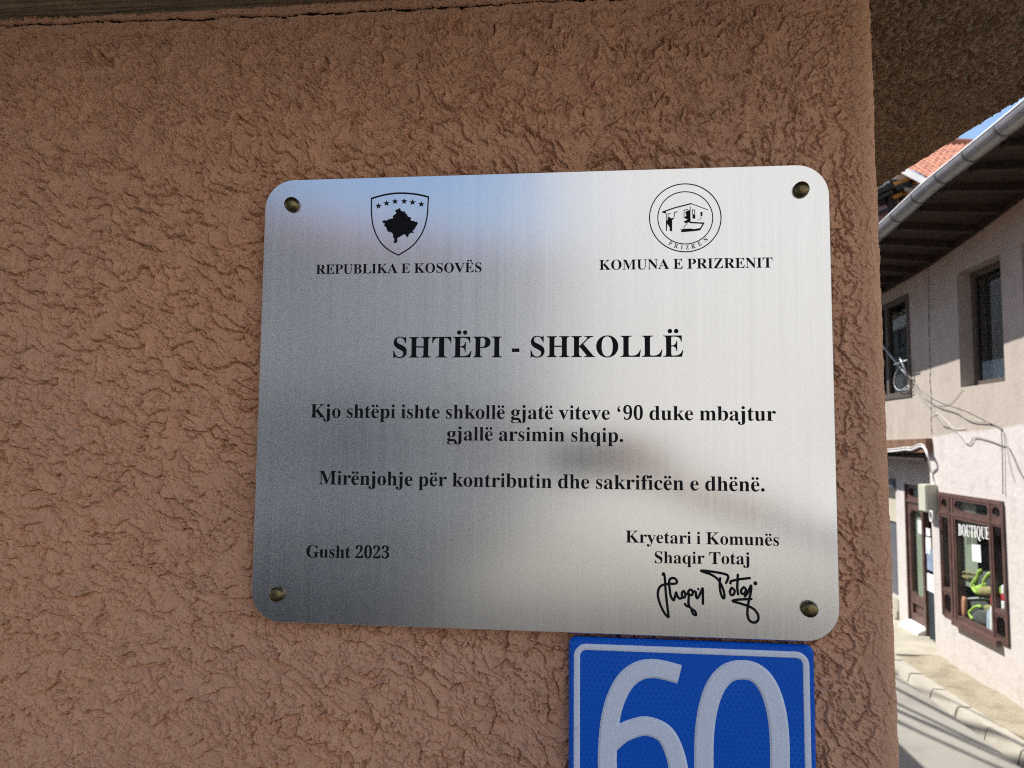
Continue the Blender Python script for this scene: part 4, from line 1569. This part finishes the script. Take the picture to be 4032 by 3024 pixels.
slab_px(mb, catmull([(760, 400), (800, 250), (900, 190), (1030, 215), (1050, 400), (1000, 520), (820, 540)], 4, True), .05, .10, .01)
mb.build("body", M['charcoal'], t, smooth=True)
for L in ([(850, 185), (805, 215), (790, 290), (755, 340), (700, 420), (720, 500), (780, 560)], [(1035, 235), (975, 245), (930, 300), (890, 370), (880, 430), (770, 470)]):
    mb = MB()
    mb.tube(catmull([tuple(gp(x, y, .04)) for x, y in L], 5), .016, 8)
    mb.build("strap", M['lime'], t, smooth=True)
mb = MB()
slab_px(mb, catmull([(680, 380), (760, 470), (890, 380), (915, 430), (830, 580), (750, 560)], 4, True), .035, .03, .01)
mb.build("pocket", M['lime'], t, smooth=True)
mb = MB()
slab_px(mb, catmull([(790, 540), (820, 470), (920, 450), (1040, 500), (1050, 590), (930, 605), (810, 590)], 4, True), .022, .07, .02)
o = mb.build("straw_hat", M['straw'], None, loc=tuple(gp(920, 600, .03)), smooth=True)
tag(o, "straw coloured woven hat beside the lime straps in the boutique window", "hat")
for pts_, mt, d, lb in (([(995, 610), (1060, 580), (1075, 770), (1000, 760)], 'red', .02, "red garment folded at the right post of the boutique window"),
                        ([(465, 610), (520, 605), (570, 680), (560, 960), (500, 930)], 'peach', .02, "peach garment hanging at the left side of the boutique window"),
                        ([(870, 770), (980, 760), (985, 850), (930, 870)], 'straw', .018, "straw coloured folded cloth between the handbag and the pale scarf")):
    mb = MB()
    slab_px(mb, catmull(pts_, 4, True), d, .03, .006)
    o = mb.build("folded_garment", M[mt], None, loc=tuple(gp(*pts_[0], d)), smooth=True)
    tag(o, lb, "garment")
for k, (x0, mt) in enumerate(((935, 'denim_pale'), (985, 'white_fabric'), (1040, 'denim_pale'))):
    mb = MB()
    slab_px(mb, [(x0, 780), (x0 + 45, 770), (x0 + 45, 1215 + k * 5), (x0 - 8, 1190 + k * 8)], .016, .02, .004)
    o = mb.build("hanging_scarf", M[mt], None, loc=tuple(gp(x0, 1200, .016)), smooth=True)
    tag(o, ("left pale blue scarf of three hanging in the lower right of the boutique window", "white scarf between two pale blue ones in the boutique window", "right pale blue scarf of three hanging in the lower right of the boutique window")[k], "scarf", "scarves in the boutique window")
t = goods("hanging_cloth", "white cloth with red band behind the narrow right light of the shop window", "cloth", tuple(gp(1200, 830, .02)))
for pts_, mt, nm in (([(1165, 440), (1235, 400), (1250, 580), (1165, 575)], 'white_fabric', 'cloth'), ([(1160, 582), (1255, 588), (1258, 690), (1165, 680)], 'red', 'band'),
                     ([(1165, 688), (1258, 697), (1255, 830), (1170, 815)], 'white_fabric', 'cloth'), ([(1135, 470), (1160, 440), (1160, 575), (1140, 570)], 'lime', 'edging')):
    mb = MB()
    slab_px(mb, pts_, .02, .012, .002)
    mb.build(nm, M[mt], t)
t = goods("wooden_rack", "pale slatted wooden rack behind the backpack in the boutique window", "rack", tuple(gp(620, 300, .05)))
for L in ([(480, 230), (600, 210), (780, 255)], [(490, 265), (700, 295), (780, 285)], [(490, 300), (560, 295), (640, 330)]):
    mb = MB()
    mb.tube([tuple(gp(x, y, .035)) for x, y in L], .008, 6)
    mb.build("slat", M['straw'], t, smooth=True)
# clothes hanging in the open doorway
for i, (px, py0, py1, wd, mt, lb) in enumerate(((3654, 2080, 2110, .06, 'white_fabric', "small white card hung at the top of the open boutique doorway"),
                                                (3653, 2115, 2180, .07, 'white_fabric', "white shirt hanging in the open boutique doorway"),
                                                (3659, 2160, 2245, .09, 'denim', "pale blue jeans hanging in the open boutique doorway"),
                                                (3665, 2260, 2330, .10, 'white_fabric', "white folded clothes stacked low in the open boutique doorway"),
                                                (3672, 2335, 2520, .10, 'navy', "dark navy trousers hanging at the bottom of the open boutique doorway"))):
    x_ = RX - .05 - .004 * i
    a_, b_ = onX(px, py0, x_), onX(px, py1, x_)
    V = []
    for k in range(9):
        for j in range(7):
            V.append((x_ + .012 * math.sin(k * 1.7 + i), a_.y + (k - 4) / 8 * wd * 1.6, max(.05, b_.z) + (a_.z - max(.05, b_.z)) * j / 6))
    mb = MB()
    mb.v = V
    mb.f = [(k * 7 + j, (k + 1) * 7 + j, (k + 1) * 7 + j + 1, k * 7 + j + 1) for k in range(8) for j in range(6)]
    o = mb.build("hanging_garment", M[mt], None, loc=(x_, a_.y, b_.z), smooth=True, fix=False)
    tag(o, lb, "garment", "goods hung in the boutique doorway")

# ------------------------------------------------------------------ far houses up the lane
P1 = onY(3575, 675, 14.0)
e_ = Vector((0.994, 0.105, 0)).normalized()
PITCH = math.radians(36)
u_ = Vector((-0.105 * math.cos(PITCH), 0.994 * math.cos(PITCH), math.sin(PITCH)))
n_ = e_.cross(u_)


def on_plane(px, py, P, n):
    d = Vector(ray(px, py))
    c = Vector(CAM)
    return c + d * ((P - c).dot(n) / d.dot(n))


P2 = on_plane(3668, 723, P1, n_)
PR = on_plane(3790, 572, P1, n_)
far = empty("tiled_house", (P1.x, P1.y, 0), "old house with bright terracotta tiled roof above the shop gutter", "house")
vd = (P2 - P1).normalized()
A0 = Vector(P1) - e_ * 1.5 - u_ * 3.0
rows = int(((PR - A0).dot(u_)) / .19) + 1
Vt, Ft = tile_field(A0, e_, u_, n_, rows, 56, 0.125, 0.19, amp=.045)
cen = Vt[Ft].mean(1)
side_n = n_.cross(vd)
keep = ((cen - np.array(P1)) @ np.array(side_n)) > 0.02
off = np.array([P1.x, P1.y, 0])
np_mesh("roof", Vt - off, Ft[keep], M['tile'], far, smooth=False)
mb = MB()
top0 = A0 + u_ * (rows * .19)
mb.tube([tuple(top0 + e_ * (i * .4) + n_ * .03 + Vector((0, 0, .015 * (i % 2)))) for i in range(19)], .10, 8)
mb.build("ridge_tile", M['tile'], far, smooth=True)
mb = MB()
mb.bar(P1 - vd * 1.2 - n_ * .02, P1 + vd * 3.0 - n_ * .02, .05, .11, up=n_)
mb.build("verge_board", M['white_wall'], far)
mb = MB()
mb.bar(P1 - vd * 1.2 - n_ * .10 + Vector((0, .2, -.07)), P1 + vd * 3.0 - n_ * .10 + Vector((0, .2, -.07)), .3, .05, up=n_)
mb.build("eave_board", M['dark_wood'], far)
mb = MB()
xr = top0 + e_ * 7.0
mb.box(P1.x + 1.2, P1.x + 5.2, P1.y + .6, P1.y + 5.0, -.2, P1.z - 1.2)
mb.build("wall", M['far_wall'], far)

# lane-end house: pale rubble wall with timber posts, seen in the gap above the gutter
g6 = lambda x, y, d: onY(3420 + x * .3617, 400 + y * .3617, d)
c_ = g6(300, 1000, 14.4)
gh = empty("balcony_house", (c_.x, 14.4, 0), "pale rubble house with dark timber posts and rust orange ledges at the lane end", "house")
mb = MB()
pp = [(-60, 900), (100, 700), (420, 720), (520, 815), (700, 915), (760, 2300), (-60, 2300)]
fr_, bk_ = [g6(x, y, 14.4) for x, y in pp], []
bk_ = [p + Vector((0.35, .9, 0)) for p in fr_]
mb.poly(fr_)
mb.poly(bk_[::-1])
for i in range(len(pp)):
    k = (i + 1) % len(pp)
    mb.quad(fr_[i], fr_[k], bk_[k], bk_[i])
mb.build("wall", M['far_wall'], gh)
for k, (xa, ya, xb, yb, wd) in enumerate(((225, 900, 265, 1330, .17), (355, 1020, 400, 1140, .09), (478, 850, 495, 965, .09), (130, 1060, 150, 1300, .10), (420, 890, 440, 960, .07), (205, 1000, 215, 1250, .06))):
    mb = MB()
    mb.bar(g6(xa, ya, 14.25), g6(xb, yb, 14.25), wd, wd, up=(0, 1, 0))
    mb.build("post", M['dark_wood'], gh)
rust = simple("rust_orange_ledge", (.50, .22, .04), .7, var=.3)
for k, (xa, ya, xb, yb) in enumerate(((255, 1055, 360, 1010), (375, 1000, 480, 955), (270, 905, 440, 845), (370, 915, 420, 890), (470, 910, 505, 905))):
    mb = MB()
    mb.bar(g6(xa, ya, 14.2), g6(xb, yb, 14.2), .12, .07)
    mb.build("ledge", rust, gh)
for k, (xa, ya, xb, yb, h_) in enumerate(((270, 965, 420, 915, .10), (60, 1085, 230, 1000, .06), (60, 1010, 240, 930, .10), (70, 1240, 200, 1190, .06))):
    mb = MB()
    mb.bar(g6(xa, ya, 14.15), g6(xb, yb, 14.15), .3, h_)
    mb.build("beam", M['dark_wood'], gh)
mb = MB()
mb.bar(g6(60, 1260, 14.2), g6(200, 1220, 14.2), .2, .30)
mb.build("railing", simple("dull_pink_boards", (.28, .15, .14), .8, var=.3), gh)

# overhead wires along the lane: their shadows fall on the road and kerb
SH = [((2.866, 6.805), (3.123, 5.682), 4.6, .026, "thickest black overhead wire nearest the shop house"), ((2.707, 6.399), (3.103, 5.198), 5.0, .024, "black overhead wire second from the shop house"),
      ((2.633, 6.213), (3.04, 5.226), 5.3, .024, "black overhead wire above the middle of the lane"), ((2.541, 5.921), (2.889, 5.125), 5.6, .026, "black overhead wire highest on the pole"),
      ((2.60, 6.35), (3.0, 5.45), 5.5, .012, "thin black overhead wire between two thicker ones"), ((2.50, 6.1), (2.80, 5.3), 5.7, .012, "thin black overhead wire nearest the stucco house"),
      ((3.15, 6.35), (3.34, 5.45), 4.4, .012, "thin black overhead wire lowest beside the shop house")]
for (a_, b_, zw, r, lb) in SH:
    k1 = -SUN.x / SUN.z
    P = [Vector((p[0] - k1 * zw, p[1] + SUN.y / SUN.z * zw, zw)) for p in (a_, b_)]
    d = P[0] - P[1]
    A, B = P[1] - d * 3.2, P[0] + d * 5.0
    pts = []
    for i in range(25):
        t_ = i / 24
        pts.append(A + (B - A) * t_ + Vector((0, 0, .5 * (2 * t_ - 1) ** 2 * .5)))
    mb = MB()
    mb.tube(pts, r, 6)
    o = mb.build("overhead_wire", M['wire_black'], None, loc=pts[0], smooth=True)
    tag(o, lb, "wire", "overhead wires along the lane")

# ------------------------------------------------------------------ what stands behind the photographer and shows in the steel, plus an added sky blocker
def block_house(name, lb, corners, h, wall_m, roof_m, rows=2, over=.5, door_face=0, wn=4, wcol='slate_panel', rise=1.6):
    P = [Vector((c[0], c[1], 0)) for c in corners]
    cen = sum(P, Vector()) / len(P)
    root = empty(name, (cen.x, cen.y, .7), lb, "house")
    m_ = MB()
    n = len(P)
    for i in range(n):
        a, b = P[i], P[(i + 1) % n]
        m_.quad((a.x, a.y, .3), (b.x, b.y, .3), (b.x, b.y, h), (a.x, a.y, h))
    m_.build("wall", wall_m, root)
    m_ = MB()
    ex = [cen + (p - cen) * (1 + over / (p - cen).length) for p in P]
    mid = [cen + (p - cen) * .25 for p in P]
    for i in range(n):
        a, b = ex[i], ex[(i + 1) % n]
        c, d = mid[(i + 1) % n], mid[i]
        m_.quad((a.x, a.y, h), (b.x, b.y, h), (c.x, c.y, h + rise), (d.x, d.y, h + rise))
        m_.quad((a.x, a.y, h - .16), (b.x, b.y, h - .16), (b.x, b.y, h), (a.x, a.y, h))
    m_.poly([(p.x, p.y, h - .16) for p in ex])
    m_.poly([(p.x, p.y, h + rise) for p in mid])
    m_.build("roof", roof_m, root)
    a, b = P[0], P[1]
    d = (b - a)
    L = d.length
    d.normalize()
    out = Vector((d.y, -d.x, 0))
    if (cen - a).dot(out) > 0: out = -out
    for r_ in range(rows):
        for k in range(wn):
            s = L * (k + .5) / wn
            z0 = 1.7 + r_ * 2.6
            if z0 + 1.3 > h - .3: continue
            m_ = MB()
            c = a + d * s
            for (s0, s1, za, zb) in ((-.5, -.42, z0, z0 + 1.3), (.42, .5, z0, z0 + 1.3), (-.42, .42, z0, z0 + .08), (-.42, .42, z0 + 1.22, z0 + 1.3), (-.03, .03, z0 + .08, z0 + 1.22)):
                p0, p1 = c + d * s0, c + d * s1
                q0, q1 = p0 + out * .05, p1 + out * .05
                m_.hexa([(p0.x, p0.y, za), (p1.x, p1.y, za), (q1.x, q1.y, za), (q0.x, q0.y, za), (p0.x, p0.y, zb), (p1.x, p1.y, zb), (q1.x, q1.y, zb), (q0.x, q0.y, zb)])
            fr_ = m_.build("window", M['old_frame'], root)
            m_ = MB()
            p0, p1 = c - d * .42 + out * .02, c + d * .42 + out * .02
            m_.quad((p0.x, p0.y, z0 + .08), (p1.x, p1.y, z0 + .08), (p1.x, p1.y, z0 + 1.22), (p0.x, p0.y, z0 + 1.22))
            m_.build("pane", M[wcol], fr_, fix=False)
    return root


block_house("white_house", "tall whitewashed house facing the stucco house across the street", [(-0.75, -13.0), (6.8, -6.2), (10.5, -10.5), (2.5, -17.5)], 9.5, M['white_wall'], M['old_tile'], rows=0, wn=0)
block_house("grey_house", "low grey rendered house with a tiled roof across the street", [(-0.8, -13.0), (-11.0, -8.2), (-13.0, -12.5), (-3.0, -18.0)], 5.75, M['grey_wall'], M['old_tile'], rows=1, wn=5, rise=0.9)
block_house("added_sky_blocker", "unseen house added beside the lane to block sky and darken window reflections", [(-1.6, 9.8), (-1.6, 30.0), (-8.0, 30.0), (-8.0, 9.8)], 6.4, M['grey_wall'], M['old_tile'], rows=2, wn=6, over=.3)  # unseen; added to block sky light and darken the shop's window reflections


# ------------------------------------------------------------------ the photographer, who shows only as a dark smudge in the steel
R_, U_, B_ = Vector(RIGHT), Vector(UP), Vector(BACK)
ph = empty("phone", tuple(CAM), "black phone held up in front of the steel plaque", "phone")
pc = Vector(CAM) + B_ * .010 + R_ * .018 - U_ * .028
mb = MB()
hx, hy, hz = R_ * .073, U_ * .036, B_ * .004
mb.hexa([pc - hx - hy - hz, pc + hx - hy - hz, pc + hx + hy - hz, pc - hx + hy - hz, pc - hx - hy + hz, pc + hx - hy + hz, pc + hx + hy + hz, pc - hx + hy + hz])
mb.build("body", M['navy'], ph, bevel=.003)
person = empty("person", (.84, -1.28, .78), "person in a white shirt and blue jeans stretching one arm out to hold the phone", "person")


def skinned(name, joints, edges, mats, parent, matf=None, sub=2):
    me = bpy.data.meshes.new(name)
    off = Vector(parent.location)
    me.from_pydata([tuple(Vector(j[:3]) - off) for j in joints], edges, [])
    o = bpy.data.objects.new(name, me)
    COL.objects.link(o)
    o.modifiers.new("skin", 'SKIN')
    for v, j in zip(me.skin_vertices[0].data, joints):
        v.radius = (j[3], j[4] if len(j) > 4 else j[3])
    me.skin_vertices[0].data[0].use_root = True
    sb = o.modifiers.new("sub", 'SUBSURF')
    sb.levels = sb.render_levels = sub
    dg = bpy.context.evaluated_depsgraph_get()
    nm = bpy.data.meshes.new_from_object(o.evaluated_get(dg))
    bpy.data.objects.remove(o)
    o = bpy.data.objects.new(name, nm)
    COL.objects.link(o)
    nm.materials.clear()
    for m_ in mats: nm.materials.append(m_)
    for p in nm.polygons:
        p.use_smooth = True
        if matf: p.material_index = matf(p.center + off)
    o.parent = parent
    return o


skin_m = simple("skin", (.48, .30, .22), .55, var=.08)
J = [(.70, -1.28, 1.66, .15, .11), (.70, -1.28, 1.84, .14, .10), (.70, -1.27, 2.04, .155, .105), (.70, -1.265, 2.15, .10, .075), (.70, -1.26, 2.21, .052), (.695, -1.235, 2.29, .066, .078), (.69, -1.235, 2.37, .074, .09), (.69, -1.24, 2.42, .05, .06),
     (.54, -1.25, 2.11, .055), (.50, -.96, 2.10, .031), (.155, -.745, 2.215, .021), (.86, -1.28, 2.11, .055), (.93, -1.30, 1.84, .043), (.91, -1.16, 1.62, .028),
     (.615, -1.28, 1.58, .095), (.605, -1.26, 1.22, .065), (.60, -1.29, .88, .045), (.60, -1.15, .82, .04), (.785, -1.28, 1.58, .095), (.80, -1.24, 1.22, .065), (.80, -1.28, .88, .045), (.81, -1.14, .82, .04)]
Ed = [(0, 1), (1, 2), (2, 3), (3, 4), (4, 5), (5, 6), (6, 7), (3, 8), (8, 9), (9, 10), (3, 11), (11, 12), (12, 13), (0, 14), (14, 15), (15, 16), (16, 17), (0, 18), (18, 19), (19, 20), (20, 21)]


def body_mat(c):
    if c.z < .90: return 3
    if c.z < 1.70 and not (c.x > 1.0 and c.z < 1.84): return 1
    if c.z > 2.18 and c.x > .72: return 0
    if c.x < .36 or (c.x > 1.0 and c.z < 1.80): return 0
    return 2


J = [((j[0] + (.14 if j[0] > .51 else .03 if j[0] > .3 else 0)), *j[1:]) for j in J]
skinned("body", J, Ed, [skin_m, M['denim'], M['white_fabric'], M['charcoal']], person, body_mat)
# hand closed round the end of the phone
W = Vector((.155, -.745, 2.215))
pe = pc + R_ * .070
HJ = [(*W, .024, .018), (*(W * .5 + pe * .5 + B_ * .012), .034, .018)]
HE = [(0, 1)]
mid = Vector(HJ[1][:3])
for i in range(4):
    r0 = mid + U_ * (.024 - .016 * i) + B_ * .0
    k1 = pe + U_ * (.030 - .019 * i) - B_ * .016 + R_ * .006
    k2 = pe + U_ * (.028 - .019 * i) - B_ * .013 - R_ * (.022 + .004 * (i % 2))
    b0 = len(HJ)
    HJ += [(*(r0 * .45 + k1 * .55), .0095), (*k1, .0088), (*k2, .0078)]
    HE += [(1, b0), (b0, b0 + 1), (b0 + 1, b0 + 2)]
b0 = len(HJ)
HJ += [(*(mid + B_ * .022 + U_ * .01), .0115), (*(pe + B_ * .018 - R_ * .012 + U_ * .012), .0100), (*(pe + B_ * .016 - R_ * .036 + U_ * .014), .0085)]
HE += [(1, b0), (b0, b0 + 1), (b0 + 1, b0 + 2)]
skinned("hand", HJ, HE, [skin_m], person)
HJ = [(.91, -1.16, 1.62, .024, .018), (.905, -1.12, 1.56, .036, .018)]
HE = [(0, 1)]
for i in range(4):
    b0 = len(HJ)
    HJ += [(.905 + .014 * (i - 1.5), -1.098, 1.525, .0095), (.905 + .016 * (i - 1.5), -1.088, 1.492, .0085), (.905 + .015 * (i - 1.5), -1.098, 1.462 + .006 * (i % 2), .0075)]
    HE += [(1, b0), (b0, b0 + 1), (b0 + 1, b0 + 2)]
b0 = len(HJ)
HJ += [(.875, -1.10, 1.565, .0115), (.862, -1.085, 1.535, .0095), (.860, -1.08, 1.508, .0085)]
HE += [(1, b0), (b0, b0 + 1), (b0 + 1, b0 + 2)]
HJ = [(j[0] + .14, *j[1:]) for j in HJ]
skinned("hand", HJ, HE, [skin_m], person)
mb = MB()
dome(mb, (.83, -1.255, 2.345), .088, .098, .105, top=.98)
mb.build("hair", M['dark_wood'], person, smooth=True)
mb = MB()
for dx in (-.03, .03):
    mb.lathe([(.012, 0), (.011, .004), (.006, .008)], (.832 + dx, -1.152, 2.335), n=12, sgn=1)
mb.build("eyes", M['white_fabric'], person, smooth=True)
mb = MB()
dome(mb, (.832, -1.150, 2.285), .014, .022, .032)
mb.build("nose", skin_m, person, smooth=True)

block_house("added_shade_house", "unseen house added to shade the left of the square behind the photographer", [(-5.3, -12.0), (-5.3, -1.9), (-11.0, -1.9), (-11.0, -7.9)], 6.2, M['grey_wall'], M['old_tile'], rows=2, wn=4, over=.3, rise=1.4)  # added out of view to cast shade over the square's left ground
